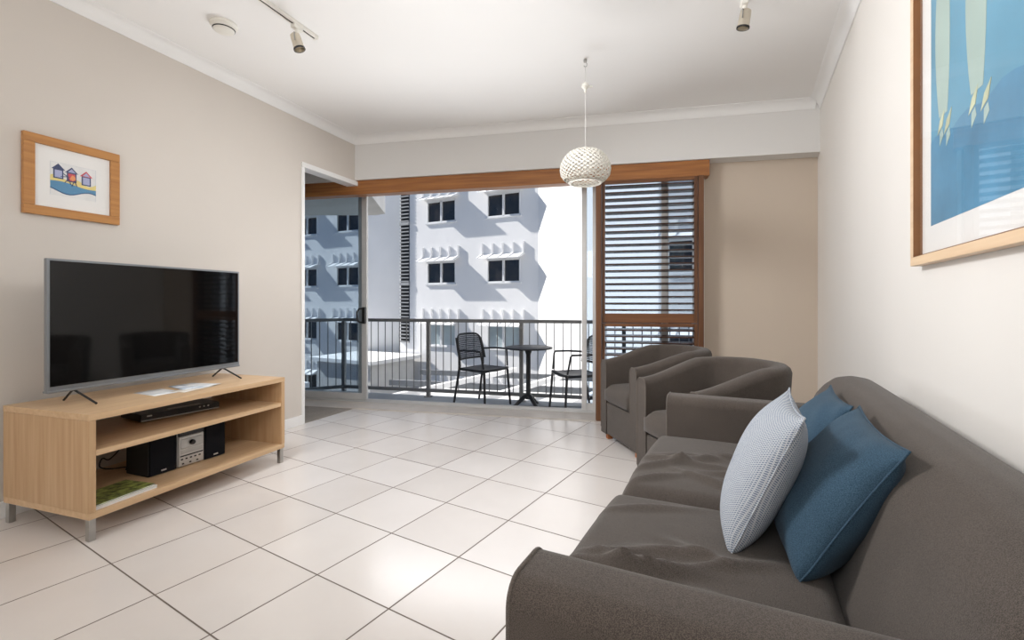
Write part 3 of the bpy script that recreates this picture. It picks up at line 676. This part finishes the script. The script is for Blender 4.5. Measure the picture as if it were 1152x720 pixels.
pr = thing('framed_picture', 'large ash framed print of pale sails on blue above the sofa', 'picture')
on_frame(pr, RW, -2.585, 0.002, 1.215)        # local x runs away from us, so the picture extends to -x
Wp, Hp = 0.86, 1.10; fw = 0.030
m = MB()
for a in ((-Wp, 0, 0, fw), (-Wp, Hp - fw, 0, Hp), (-Wp, fw, -Wp + fw, Hp - fw), (-fw, fw, 0, Hp - fw)): m.box(a[0], 0, a[1], a[2], 0.034, a[3], 0.002)
m.build('frame', M['pine'], pr)
m = MB()
k = 0.013
for a in ((-Wp + fw, fw, -fw, fw + 0.002), (-Wp + fw, Hp - fw - 0.002, -fw, Hp - fw), (-Wp + fw, fw, -Wp + fw + 0.002, Hp - fw), (-fw - 0.002, fw, -fw, Hp - fw)): m.box(a[0], 0.004, a[1], a[2], 0.033, a[3])
m.build('rebate', M['pine_in'], pr, smooth=False)
m = MB(); m.box(-Wp + fw, 0.002, fw, -fw, 0.008, Hp - fw); m.build('mount', M['mountw'], pr, smooth=False)
m = MB()
def P3(pts, mi, d):
    m.mi = mi; m.poly([(-x, 0.008, z) for x, z in pts], (0, d, 0))
ax0, ax1, az0, az1 = 0.118, 0.725, 0.125, 1.0
P3([(ax0, az0), (ax1, az0), (ax1, az1), (ax0, az1)], 0, 0.0004)
sea = [(ax0 + (ax1 - ax0) * i / 10, 0.40 + 0.010 * math.sin(i * 1.7)) for i in range(11)]
P3([(ax0, az0), (ax1, az0)] + sea[::-1], 1, 0.0008)
def sail(cx, zb, zt, w):
    n = 10; l = []; r = []
    for i in range(n + 1):
        t = i / n; z = zb + (zt - zb) * t; ww = w * (math.sin(PI * (0.16 + 0.80 * t)) ** 0.8)
        l.append((cx - ww * 0.62, z)); r.append((cx + ww * 0.38, z))
    P3(l[::-1] + r if False else (r + l[::-1]), 2, 0.0012)
sail(0.235, 0.455, 1.05, 0.12); sail(0.475, 0.435, 1.06, 0.13)
for cx, zc in ((0.21, 0.435), (0.265, 0.42), (0.445, 0.415), (0.52, 0.40)):
    P3([(cx - 0.03, zc - 0.03), (cx + 0.012, zc - 0.012), (cx + 0.03, zc + 0.035), (cx - 0.008, zc + 0.01)], 3, 0.0016)
    P3([(cx - 0.012, zc - 0.07), (cx + 0.02, zc - 0.045), (cx + 0.012, zc - 0.02), (cx - 0.01, zc - 0.03)], 2, 0.0015)
m.build('print', [M['a_sky'], M['a_sea'], M['a_sail'], M['a_sail2']], pr, smooth=False)
m = MB(); m.box(-Wp + fw, 0.022, fw, -fw, 0.0235, Hp - fw); m.build('glass', M['picglass'], pr, smooth=False)

# ---------------------------------------------------------------- ceiling fittings
sd = thing('smoke_detector', 'round white smoke detector on the ceiling', 'smoke detector', (-1.77, 2.90, CEIL))
m = MB(); m.lathe([(0, 0), (0.076, 0), (0.077, -0.012), (0.070, -0.020), (0.066, -0.021), (0, -0.021)], 36); m.build('base', M['plastic'], sd)
m = MB(); m.lathe([(0.0, -0.018), (0.064, -0.018), (0.064, -0.030), (0.056, -0.043), (0.048, -0.046), (0.020, -0.052), (0, -0.052)], 36); m.build('cover', M['plastic'], sd)
m = MB(); m.lathe([(0.0605, -0.032), (0.0625, -0.033), (0.0600, -0.0385), (0.057, -0.0385)], 36); m.build('vent_slot', M['blackm'], sd)

def track_light(label, end, ang, Ltrack, spots):
    t = thing('track_light', label, 'track light', (end[0], end[1], CEIL), ang, 'track lights')   # x runs along the track towards us from its end
    m = MB(); m.box(0, -0.017, -0.022, Ltrack, 0.017, 0, 0.002); m.build('track', M['plastic'], t)
    m = MB(); m.box(0.012, -0.004, -0.0235, Ltrack - 0.01, 0.004, -0.021); m.build('conductor_slot', M['blackm'], t)
    m = MB(); m.box(-0.006, -0.019, -0.024, 0.006, 0.019, 0, 0.003); m.build('end_cap', M['plastic'], t)
    for sx, rz, tilt in spots:
        s = MB(); s.box(sx - 0.035, -0.016, -0.046, sx + 0.035, 0.016, -0.021, 0.004); s.lathe([(0.012, -0.045), (0.012, -0.075), (0, -0.075)], 12, (sx, 0, 0)); ad = s.build('adapter', M['plastic'], t)
        mx = Matrix.Translation((sx, 0, -0.115)) @ Matrix.Rotation(rz, 4, 'Z') @ Matrix.Rotation(tilt, 4, 'X')
        y = MB(); y.tube([mx @ Vector((-0.036, 0, -0.01)), Vector((sx, 0, 0)) + Matrix.Rotation(rz, 3, 'Z') @ Vector((-0.036, 0, -0.078)), Vector((sx, 0, 0)) + Matrix.Rotation(rz, 3, 'Z') @ Vector((0.036, 0, -0.078)), mx @ Vector((0.036, 0, -0.01))], 0.004, 6)
        y.build('yoke', M['steel'], ad)
        h = MB(); h.lathe([(0, 0.048), (0.020, 0.047), (0.028, 0.040), (0.030, 0.02), (0.031, -0.035), (0.033, -0.052), (0.029, -0.052), (0.026, -0.030), (0, -0.025)], 24, mx=mx); h.build('lamp_head', M['brass'], ad)
        b = MB(); b.lathe([(0.034, -0.046), (0.0345, -0.054), (0.029, -0.055)], 24, mx=mx); b.build('lamp_rim', M['blackm'], ad)
tdir = R(69.5) + PI
track_light('ceiling track light with one spot head near the smoke detector', (-1.26, 3.03), tdir, 1.6, [(0.155, R(20), R(18)), (1.1, R(0), R(25))])
track_light('ceiling track light near the right wall cut off by the picture edge', (1.325, 2.70), tdir, 1.5, [(0.05, R(-20), R(-10)), (1.0, R(0), R(20))])

pn = thing('pendant_lamp', 'white perforated pendant lamp hanging in front of the timber beam', 'lamp', (0.515, 3.32, CEIL))
m = MB(); m.tube([(0, 0, 0), (0, 0, -0.02)], 0.012, 10); m.tube([(0, 0, -0.015), (0.012, 0, -0.03), (0.012, 0, -0.045), (0, 0, -0.055), (-0.01, 0, -0.045)], 0.003, 6); m.build('ceiling_hook', M['steel'], pn)
m = MB(); m.tube([(0, 0, -0.05), (0.002, 0, -0.65)], 0.0022, 6); m.build('flex', M['cord'], pn)
m = MB(); m.lathe([(0, -0.165), (0.010, -0.165), (0.014, -0.175), (0.024, -0.18), (0.026, -0.195), (0.018, -0.205), (0.010, -0.212), (0.008, -0.235), (0, -0.235)], 20)
m.box(0.018, -0.008, -0.200, 0.05, 0.008, -0.184, 0.003); m.build('flex_grip', M['plastic'], pn)
# shade: flattened globe, pierced
SC = -0.755; ZK = 0.87
def globe(t):   # t 0 top .. 1 bottom -> radius, z (relative to the shade centre)
    prof = [(0.040, 0.138), (0.085, 0.130), (0.125, 0.105), (0.155, 0.065), (0.174, 0.015), (0.179, -0.025), (0.172, -0.065), (0.152, -0.098), (0.124, -0.122), (0.110, -0.130)]
    f = t * (len(prof) - 1); i = min(int(f), len(prof) - 2); k = f - i
    return prof[i][0] * (1 - k) + prof[i + 1][0] * k, ZK * (prof[i][1] * (1 - k) + prof[i + 1][1] * k)

m = MB(); NU, NV = 56, 24
def gfn(u, v):
    r, z = globe(v); a = 2 * PI * (u + (0.5 / NU) * (round(v * NV) % 2) * 0.0); return Vector((r * math.cos(a), r * math.sin(a), z + SC))
m.grid(gfn, NU, NV, closeu=True)
m.bm.faces.ensure_lookup_table(); fs = [f for i, f in enumerate(m.bm.faces) if ((i // NV) + (i % NV)) % 2 == 0 or (i % NV) in (19, 20, 21)]
fs = [f for f in fs if f.calc_area() > 0]
bmesh.ops.inset_individual(m.bm, faces=fs, thickness=0.0036, depth=0); bmesh.ops.delete(m.bm, geom=fs, context='FACES_ONLY')
o = m.build('shade', M['lampw'], pn); md = o.modifiers.new('s', 'SOLIDIFY'); md.thickness = 0.004; md.offset = -1
m = MB(); m.lathe([(0.111, -0.113 + SC), (0.113, -0.120 + SC), (0.104, -0.120 + SC), (0.104, -0.111 + SC), (0.111, -0.113 + SC)], 40)
m.lathe([(0.0, 0.125 + SC), (0.042, 0.123 + SC), (0.042, 0.116 + SC), (0, 0.116 + SC)], 24); m.build('shade_rim', M['lampw'], pn)
m = MB(); m.lathe([(0, 0.14 + SC), (0.018, 0.135 + SC), (0.019, 0.06 + SC), (0, 0.06 + SC)], 16); m.build('lamp_holder', M['plastic'], pn)

# ---------------------------------------------------------------- sofa (x along it away from us, y forward into the room, wall behind at -y)
SA = math.atan2(0.896, 0.445); sp = (0.055, 0.872)
so = thing('sofa', 'brown grey two seat fabric sofa along the right wall', 'sofa', (*sp, 0), SA)
SL = 1.50; AT = 0.150; AH = 0.648; SD = 0.80
def arm_section(xa, xb, r, n=6):
    P = [(xa, 0.06)]
    for i in range(n + 1):
        a = PI - i / n * PI / 2; P.append((xa + r + r * math.cos(a), AH - r + r * math.sin(a)))
    for i in range(n + 1):
        a = PI / 2 - i / n * PI / 2; P.append((xb - r + r * math.cos(a), AH - r + r * math.sin(a)))
    return P + [(xb, 0.06)]
def soft_arm(xa, xb):
    m = MB(); S = arm_section(xa, xb, 0.042)
    t = bmesh.new(); a = [t.verts.new((x, 0, z)) for x, z in S]; f = t.faces.new(a)
    e = bmesh.ops.extrude_face_region(t, geom=[f]); bmesh.ops.translate(t, vec=(0, -SD, 0), verts=[v for v in e['geom'] if isinstance(v, bmesh.types.BMVert)])
    bmesh.ops.recalc_face_normals(t, faces=t.faces)
    cap = [ed for ed in t.edges if all(abs(v.co.y) < 1e-6 for v in ed.verts) or all(abs(v.co.y + SD) < 1e-6 for v in ed.verts)]
    bmesh.ops.bevel(t, geom=cap, offset=0.010, segments=3, profile=0.5, affect='EDGES'); m.join(t)
    return m
m = soft_arm(-AT, 0); m.build('arm', M['sofa'], so, ang=50)
m = soft_arm(SL, SL + AT); m.build('arm', M['sofa'], so, ang=50)
def arm_piping(xa, xb):
    m = MB(); m.tube([(x, -0.0045, z) for x, z in arm_section(xa + 0.003, xb - 0.003, 0.040)], 0.0038, 8); m.build('piping', M['piping'], so)
arm_piping(-AT, 0); arm_piping(SL, SL + AT)
m = MB(); m.box(0.0, -0.70, 0.07, SL, -0.012, 0.315, 0.012, 3); m.build('base', M['sofa'], so)
# back: profile swept along the sofa, corners rounded
prof = []
ctr = [(-0.50, 0.30), (-0.515, 0.42), (-0.555, 0.56), (-0.598, 0.70), (-0.632, 0.745), (-0.672, 0.778), (-0.725, 0.788), (-0.78, 0.780), (-0.825, 0.75), (-0.845, 0.70), (-0.855, 0.58), (-0.855, 0.20), (-0.85, 0.08), (-0.52, 0.08)]
m = MB(); NB = 40
def back_fn(u, v):
    n = len(ctr); f = v * n; i = int(f) % n; k = f - int(f)
    y = ctr[i][0] * (1 - k) + ctr[(i + 1) % n][0] * k; z = ctr[i][1] * (1 - k) + ctr[(i + 1) % n][1] * k
    x = -AT + 0.02 + (SL + 2 * AT - 0.04) * u
    e = min(u, 1 - u) * (SL + 2 * AT); rr = 0.085
    if e < rr:
        s = 1 - math.sqrt(max(0, 1 - ((rr - e) / rr) ** 2)); cy, cz = -0.68, 0.45
        y += (cy - y) * s * 0.30; z += (cz - z) * s * (0.24 if z > 0.45 else 0)
    return Vector((x, y, z))
us = [0, 0.004, 0.01, 0.018, 0.028, 0.04, 0.06] + [0.1 + 0.8 * i / 14 for i in range(15)] + [0.94, 0.96, 0.972, 0.982, 0.99, 0.996, 1]
NBV = len(ctr) * 3
rings = [[m.bm.verts.new(back_fn(u, j / NBV)) for j in range(NBV)] for u in us]
for A_, B_ in zip(rings, rings[1:]):
    for j in range(NBV): m.bm.faces.new((A_[j], A_[(j + 1) % NBV], B_[(j + 1) % NBV], B_[j]))
m.bm.faces.new(rings[0]); m.bm.faces.new(rings[-1][::-1])
o = m.build('back', M['sofa'], so, ang=60)
md = o.modifiers.new('sub', 'SUBSURF'); md.levels = 1; md.render_levels = 1

# loose seat cushions with creases
def seat_cushion(xa, xb, seed, name):
    rnd = random.Random(seed); y0, y1 = -0.525, (0.062 if name == 'near' else 0.044); zb, zt = 0.315, 0.474; n1, n2 = 64, 64
    folds = [(rnd.uniform(0.12, 0.88), rnd.uniform(0.35, 0.84), rnd.uniform(-0.55, 0.55), rnd.uniform(0.10, 0.22), rnd.uniform(0.012, 0.022)) for _ in range(10)]
    def f(a, b, side):
        u, v = a, b
        ex = min(u, 1 - u); ey = min(v, 1 - v)
        roll = (1 - max(0, 1 - ex / 0.075) ** 2.4) * (1 - max(0, 1 - ey / 0.09) ** 2.4)
        x = xa + (xb - xa) * u; y = y0 + (y1 - y0) * v
        puff = 0.016 * (math.sin(PI * u) * math.sin(PI * v)) ** 0.6
        z = zt - 0.055 * (1 - roll) + puff
        if side > 0:
            for (fu, fv, an, ln, am) in folds:
                du, dv = u - fu, v - fv; p = du * math.cos(an) + dv * math.sin(an); q = -du * math.sin(an) + dv * math.cos(an)
                z += am * roll * math.exp(-(p / 0.022) ** 2 - (q / ln) ** 2)
            z -= 0.006 * roll * math.exp(-((u - 0.5) / 0.03) ** 2) * 0
        else: z = zb + 0.03 * (1 - roll)
        # bulging sides
        x += 0.0 * (u - 0.5); y += 0.010 * (1 - abs(2 * u - 1) ** 2) * (v > 0.5) * (2 * v - 1)
        return Vector((x, y, z))
    m = MB(); T_ = [[m.bm.verts.new(f(i / n1, j / n2, 1)) for j in range(n2 + 1)] for i in range(n1 + 1)]
    B_ = [[m.bm.verts.new(f(i / n1, j / n2, -1)) for j in range(n2 + 1)] for i in range(n1 + 1)]
    for i in range(n1):
        for j in range(n2):
            m.bm.faces.new((T_[i][j], T_[i + 1][j], T_[i + 1][j + 1], T_[i][j + 1])); m.bm.faces.new((B_[i][j], B_[i][j + 1], B_[i + 1][j + 1], B_[i + 1][j]))
    edge = [(i, 0) for i in range(n1)] + [(n1, j) for j in range(n2)] + [(i, n2) for i in range(n1, 0, -1)] + [(0, j) for j in range(n2, 0, -1)]
    for k in range(len(edge)):
        a, b = edge[k], edge[(k + 1) % len(edge)]
        ta, tb, ba, bb = T_[a[0]][a[1]], T_[b[0]][b[1]], B_[a[0]][a[1]], B_[b[0]][b[1]]
        m.bm.faces.new((ta, ba, bb, tb))
    m.build('seat_cushion', M['sofa_l'], so, ang=80)
seat_cushion(0.006, SL / 2 - 0.009, 4, 'near'); seat_cushion(SL / 2 + 0.009, SL - 0.006, 11, 'far')
for x in (-AT + 0.05, SL + AT - 0.05):
    for y in (-0.07, -0.75):
        m = MB(); m.lathe([(0, 0), (0.018, 0), (0.026, 0.075), (0, 0.075)], 16, (x, y, 0)); m.build('foot', M['foot'], so)

# scatter cushions: u along the bottom edge, v up the leaning face
def pillow(name, label, m_, org, U, V, size_u, size_v, thick, seed, mi_label=None, cr=0.0):
    rnd = random.Random(seed); U = Vector(U).normalized(); V = Vector(V); V = (V - U * V.dot(U)).normalized(); N = U.cross(V)
    n = 36; ph = [rnd.uniform(0, 6.28) for _ in range(6)]
    def f(i, j, s):
        u, v = 2 * i / n - 1, 2 * j / n - 1
        pin = 1 - 0.085 * (1 - abs(v) ** 2.0) * abs(u) ** 2.2; pin2 = 1 - 0.085 * (1 - abs(u) ** 2.0) * abs(v) ** 3
        x = u * pin * size_u / 2; y = v * pin2 * size_v / 2
        ev = 2.3 if v > 0 else 3.6
        if v < 0: x *= 1 - 0.10 * (-v) ** 6 * abs(u) ** 4; y *= 1 - 0.03 * (-v) ** 4 * abs(u) ** 6
        h = thick / 2 * max(0.0, (1 - abs(u) ** 2.3)) ** 0.62 * max(0.0, (1 - abs(v) ** ev)) ** 0.60
        h *= 1 + 0.10 * math.sin(2.1 * u + ph[0]) * math.sin(2.3 * v + ph[1]) - 0.10 * max(0, v) * 1.0
        cor = abs(u) * abs(v)
        h += cr * 0.010 * math.sin(9 * (u - v) + ph[2]) * cor * (1 - abs(u) ** 6) * (1 - abs(v) ** 6)
        return Vector((x, y, s * h))
    mb = MB()
    for s in (1, -1):
        G = [[mb.bm.verts.new(f(i, j, s)) for j in range(n + 1)] for i in range(n + 1)]
        for i in range(n):
            for j in range(n):
                q = (G[i][j], G[i + 1][j], G[i + 1][j + 1], G[i][j + 1]); mb.bm.faces.new(q if s > 0 else q[::-1])
    bmesh.ops.remove_doubles(mb.bm, verts=mb.bm.verts, dist=1e-5)
    o = mb.build(name, m_, None, ang=100)
    mw = Matrix((U, V, N)).transposed().to_4x4(); mw.translation = Vector(org); o.matrix_world = mw
    # seam round the edge
    E = []
    for i in range(n): E.append(f(i, 0, 0))
    for j in range(n): E.append(f(n, j, 0))
    for i in range(n, 0, -1): E.append(f(i, n, 0))
    for j in range(n, 0, -1): E.append(f(0, j, 0))
    mb = MB(); mb.tube(E, 0.0022, 6, closed=True); sm = mb.build('seam', m_, o)
    tag(o, label, 'cushion', 'scatter cushions on the sofa')
    return o
ca, sa = math.cos(SA), math.sin(SA)
def sofa_pt(a, b, z):   # a along, b depth towards the wall
    return Vector((sp[0] + a * ca + b * sa, sp[1] + a * sa - b * ca, z))
def lean(name, label, m_, a0, a1, b0, z0, b1, z1, thick, seed, tw=0.0, grow=1.0, cr=0.0):
    A_ = sofa_pt(a0, b0, z0); B_ = sofa_pt(a1, b0 + tw, z0); Cc = sofa_pt(a0, b1, z1)
    c = (A_ + B_) / 2 + (Cc - A_) / 2
    return pillow(name, label, m_, c, B_ - A_, Cc - A_, (B_ - A_).length * grow, (Cc - A_).length * grow, thick, seed, cr=cr)
lean('cushion', 'denim blue cushion tilted against the sofa back, nearest the camera', M['blue'], 0.365, 0.825, 0.435, 0.472, 0.625, 0.795, 0.175, 3, cr=1.0)
lean('cushion', 'denim blue cushion mostly hidden behind the pale flecked cushion', M['blue2'], 0.86, 1.26, 0.455, 0.495, 0.615, 0.785, 0.13, 5, cr=1.0)
lean('cushion', 'white cushion with blue grey flecks leaning in front of the blue cushions', M['cush_w'], 0.42, 0.84, 0.300, 0.472, 0.455, 0.83, 0.145, 8)

# ---------------------------------------------------------------- tub chairs (x forward)
def tub_chair(label, loc, rz):
    t = thing('tub_chair', label, 'armchair', loc, rz, 'brown grey tub chairs')
    Wd, Dp, th = 0.59, 0.67, 0.095; hx, hy = Dp / 2, Wd / 2; rc = 0.24
    def path(s):     # 0 front right .. 1 front left; returns point on outer boundary and inward normal
        l1 = Dp - rc; arc = PI / 2 * rc; l2 = Wd - 2 * rc; tot = 2 * l1 + 2 * arc + l2; d = s * tot
        if d <= l1: return Vector((hx - d, -hy, 0)), Vector((0, 1, 0)), d / l1 * 0.85
        d -= l1
        if d <= arc:
            a = d / rc; n = Vector((math.sin(a), math.cos(a), 0)); return Vector((-hx + rc, -hy + rc, 0)) - n * rc, n, 0.85 + 0.15 * d / arc
        d -= arc
        if d <= l2: return Vector((-hx, -hy + rc + d, 0)), Vector((1, 0, 0)), 1
        d -= l2
        if d <= arc:
            a = d / rc; n = Vector((math.cos(a), -math.sin(a), 0)); return Vector((-hx + rc, hy - rc, 0)) - n * rc, n, 1 - 0.15 * d / arc
        d -= arc
        return Vector((-hx + rc + d, hy, 0)), Vector((0, -1, 0)), 0.85 * (1 - d / l1)
    m = MB(); NS = 64; rings = []
    for i in range(NS + 1):
        p, n, k = path(i / NS); k2 = k * k * (3 - 2 * k)
        top = 0.632 + 0.118 * (0.35 * k + 0.65 * k2); tt = th + 0.02 * k2
        lean_ = n * (-0.035 * k2)          # back flares outwards at the top
        sec = [(0.0, 0.05, 0), (0.0, 0.30, 0.3), (0.0, top - 0.04, 1), (0.008, top - 0.017, 1), (0.025, top - 0.003, 1), (tt * 0.5, top, 1), (tt - 0.025, top - 0.003, 1), (tt - 0.008, top - 0.017, 1), (tt, top - 0.04, 1), (tt + 0.0, 0.42, 0.4), (tt, 0.26, 0), (tt, 0.05, 0)]
        ins = 0.0
        rings.append([m.bm.verts.new(p + n * q_ + lean_ * f_ + Vector((0, 0, z_))) for q_, z_, f_ in sec])
    for A_, B_ in zip(rings, rings[1:]):
        for j in range(len(A_)): m.bm.faces.new((A_[j], A_[(j + 1) % len(A_)], B_[(j + 1) % len(B_)], B_[j]))
    m.bm.faces.new(rings[0][::-1]); m.bm.faces.new(rings[-1])
    m.build('shell', M['sofa'], t, ang=50)
    # piping round the two arm fronts
    for rg in (0, NS):
        P = []
        p, n, k = path(rg / NS); top = 0.632; tt = th
        for q_, z_ in [(0.0, 0.09), (0.0, 0.3), (0.0, top - 0.04), (0.008, top - 0.017), (0.025, top - 0.003), (tt * 0.5, top), (tt - 0.025, top - 0.003), (tt - 0.008, top - 0.017), (tt, top - 0.04), (tt, 0.45), (tt, 0.3)]: P.append(p + n * q_ + Vector((0, 0, z_)))
        m = MB(); m.tube(P, 0.004, 6); m.build('piping', M['piping'], t)
    m = MB(); m.box(-hx + 0.06, -hy + th - 0.004, 0.05, hx - 0.006, hy - th + 0.004, 0.30, 0.012, 3); m.build('base', M['sofa_l'], t)
    m = MB(); wi = hy - th - 0.004; n1 = 24
    def cf(u, v, s):
        ex, ey = min(u, 1 - u), min(v, 1 - v); roll = (1 - max(0, 1 - ex / 0.12) ** 2.5) * (1 - max(0, 1 - ey / 0.12) ** 2.5)
        z = 0.445 - 0.04 * (1 - roll) + 0.018 * (math.sin(PI * u) * math.sin(PI * v)) ** 0.6 if s > 0 else 0.30 + 0.025 * (1 - roll)
        return Vector((-0.20 + (hx + 0.215) * u, -wi + 2 * wi * v, z))
    T_ = [[m.bm.verts.new(cf(i / n1, j / n1, 1)) for j in range(n1 + 1)] for i in range(n1 + 1)]; B_ = [[m.bm.verts.new(cf(i / n1, j / n1, -1)) for j in range(n1 + 1)] for i in range(n1 + 1)]
    for i in range(n1):
        for j in range(n1):
            m.bm.faces.new((T_[i][j], T_[i + 1][j], T_[i + 1][j + 1], T_[i][j + 1])); m.bm.faces.new((B_[i][j], B_[i][j + 1], B_[i + 1][j + 1], B_[i + 1][j]))
    edge = [(i, 0) for i in range(n1)] + [(n1, j) for j in range(n1)] + [(i, n1) for i in range(n1, 0, -1)] + [(0, j) for j in range(n1, 0, -1)]
    for k in range(len(edge)):
        a, b = edge[k], edge[(k + 1) % len(edge)]; m.bm.faces.new((T_[a[0]][a[1]], B_[a[0]][a[1]], B_[b[0]][b[1]], T_[b[0]][b[1]]))
    m.build('seat_cushion', M['sofa_l'], t, ang=80)
    for x in (hx - 0.05, -hx + 0.12):
        for y in (-hy + 0.05, hy - 0.05):
            m = MB(); m.box(x - 0.022, y - 0.022, 0, x + 0.022, y + 0.022, 0.055, 0.004); m.build('foot', M['foot'], t)
    return t
def place_tub(label, nf, ang):
    """nf: floor position of the front corner on the side nearer to us"""
    f = Vector((-math.cos(ang), -math.sin(ang))); l = Vector((math.sin(ang), -math.cos(ang)))    # facing, towards-us side
    c = Vector(nf) - f * 0.335 - l * 0.295
    tub_chair(label, (c.x, c.y, 0), math.atan2(f.y, f.x))
place_tub('brown grey tub chair beside the timber shutter, farther of the two', (0.855, 3.25), R(13))
place_tub('brown grey tub chair between the sofa arm and the other tub chair', (0.935, 2.345), R(16))

# ---------------------------------------------------------------- light
wd = bpy.data.worlds.new('World'); bpy.context.scene.world = wd; wd.use_nodes = True
nt = wd.node_tree; bg = nt.nodes['Background']
tc = nt.nodes.new('ShaderNodeTexCoord'); sx = nt.nodes.new('ShaderNodeSeparateXYZ'); link(nt, tc.outputs['Generated'], sx.inputs[0])
rp = nt.nodes.new('ShaderNodeValToRGB'); link(nt, sx.outputs['Z'], rp.inputs['Fac'])
rp.color_ramp.elements[0].color = (0.30, 0.53, 0.90, 1); rp.color_ramp.elements[1].color = (0.28, 0.42, 0.72, 1)
rp.color_ramp.elements[1].position = 0.7
link(nt, rp.outputs['Color'], bg.inputs['Color']); bg.inputs['Strength'].default_value = 0.52

def light(name, kind, loc, energy, col=(1, 1, 1), **kw):
    l = bpy.data.lights.new(name, kind); l.energy = energy; l.color = col
    for k, v in kw.items(): setattr(l, k, v)
    o = bpy.data.objects.new(name, l); C.objects.link(o); o.location = loc; return o
sun = light('sun', 'SUN', (-20, 20, 30), 9.6, (1.0, 0.955, 0.90), angle=R(0.55))
sun.rotation_euler = Vector((2.31, -0.658, -1.75)).to_track_quat('-Z', 'Y').to_euler()
# added fill lights behind the photographer, no lamps are seen there
COOL = (0.985, 0.99, 1.0)
light('rear_fill_left', 'POINT', (-1.7, -0.95, 1.75), 31, COOL, shadow_soft_size=0.30)
light('rear_fill_right', 'POINT', (-0.75, -1.05, 1.95), 23, COOL, shadow_soft_size=0.30)
# added area lights in the doorway, boosting outdoor light: one aimed up, one down
def door_fill(name, x, y, z, tilt, e, w_, h_, spread, yaw=0):
    o = light(name, 'AREA', W(BW, x, y, z), e, COOL, shape='RECTANGLE', size=w_, size_y=h_, spread=R(spread))
    n = W(BW, math.sin(R(yaw)), -math.cos(R(yaw))) - W(BW, 0, 0)
    d = Vector((n.x * math.cos(R(tilt)), n.y * math.cos(R(tilt)), math.sin(R(tilt))))
    o.rotation_euler = d.to_track_quat('-Z', 'Y').to_euler(); return o
door_fill('door_fill_up', -0.42, 0.24, 0.75, 32, 20, 2.0, 0.6, 98, 12)
door_fill('door_fill_down', -0.48, 0.20, 1.85, -20, 8, 2.2, 0.30, 126)
# added fill spots at unseen heads of the two tracks, washing walls and floor
for k, (loc, aim, e, sz) in enumerate((((-1.66, 1.98, 2.66), (1.75, 2.2, 1.30), 440, 100), ((-1.66, 1.98, 2.66), (2.2, 4.2, 1.1), 110, 52), ((-1.66, 1.98, 2.66), (-0.35, 3.3, 0.0), 165, 85), ((0.97, 1.76, 2.66), (-1.9, 3.9, 1.2), 215, 66))):
    sl = light('fill_spot', 'SPOT', loc, e, COOL, spot_size=R(sz), spot_blend=1.0, shadow_soft_size=0.4)
    sl.rotation_euler = (Vector(aim) - Vector(loc)).to_track_quat('-Z', 'Y').to_euler()

# ---------------------------------------------------------------- camera
cam = bpy.data.cameras.new('camera'); co = bpy.data.objects.new('camera', cam); C.objects.link(co)
co.location = (0, 0, 1.085); co.rotation_euler = (R(90), 0, 0)
cam.sensor_fit = 'HORIZONTAL'; cam.sensor_width = 36.0; cam.lens = 36.0 * 531 / 1152; cam.shift_y = -19 / 1152; cam.clip_start = 0.02; cam.clip_end = 300
sc = bpy.context.scene; sc.camera = co
sc.view_settings.view_transform = 'Standard'; sc.view_settings.look = 'None'; sc.view_settings.gamma = 1; sc.view_settings.exposure = 0.0; sc.view_settings.use_curve_mapping = False
sc.cycles.max_bounces = 10; sc.cycles.diffuse_bounces = 6; sc.cycles.transparent_max_bounces = 16; sc.cycles.sample_clamp_indirect = 6; sc.cycles.use_denoising = True
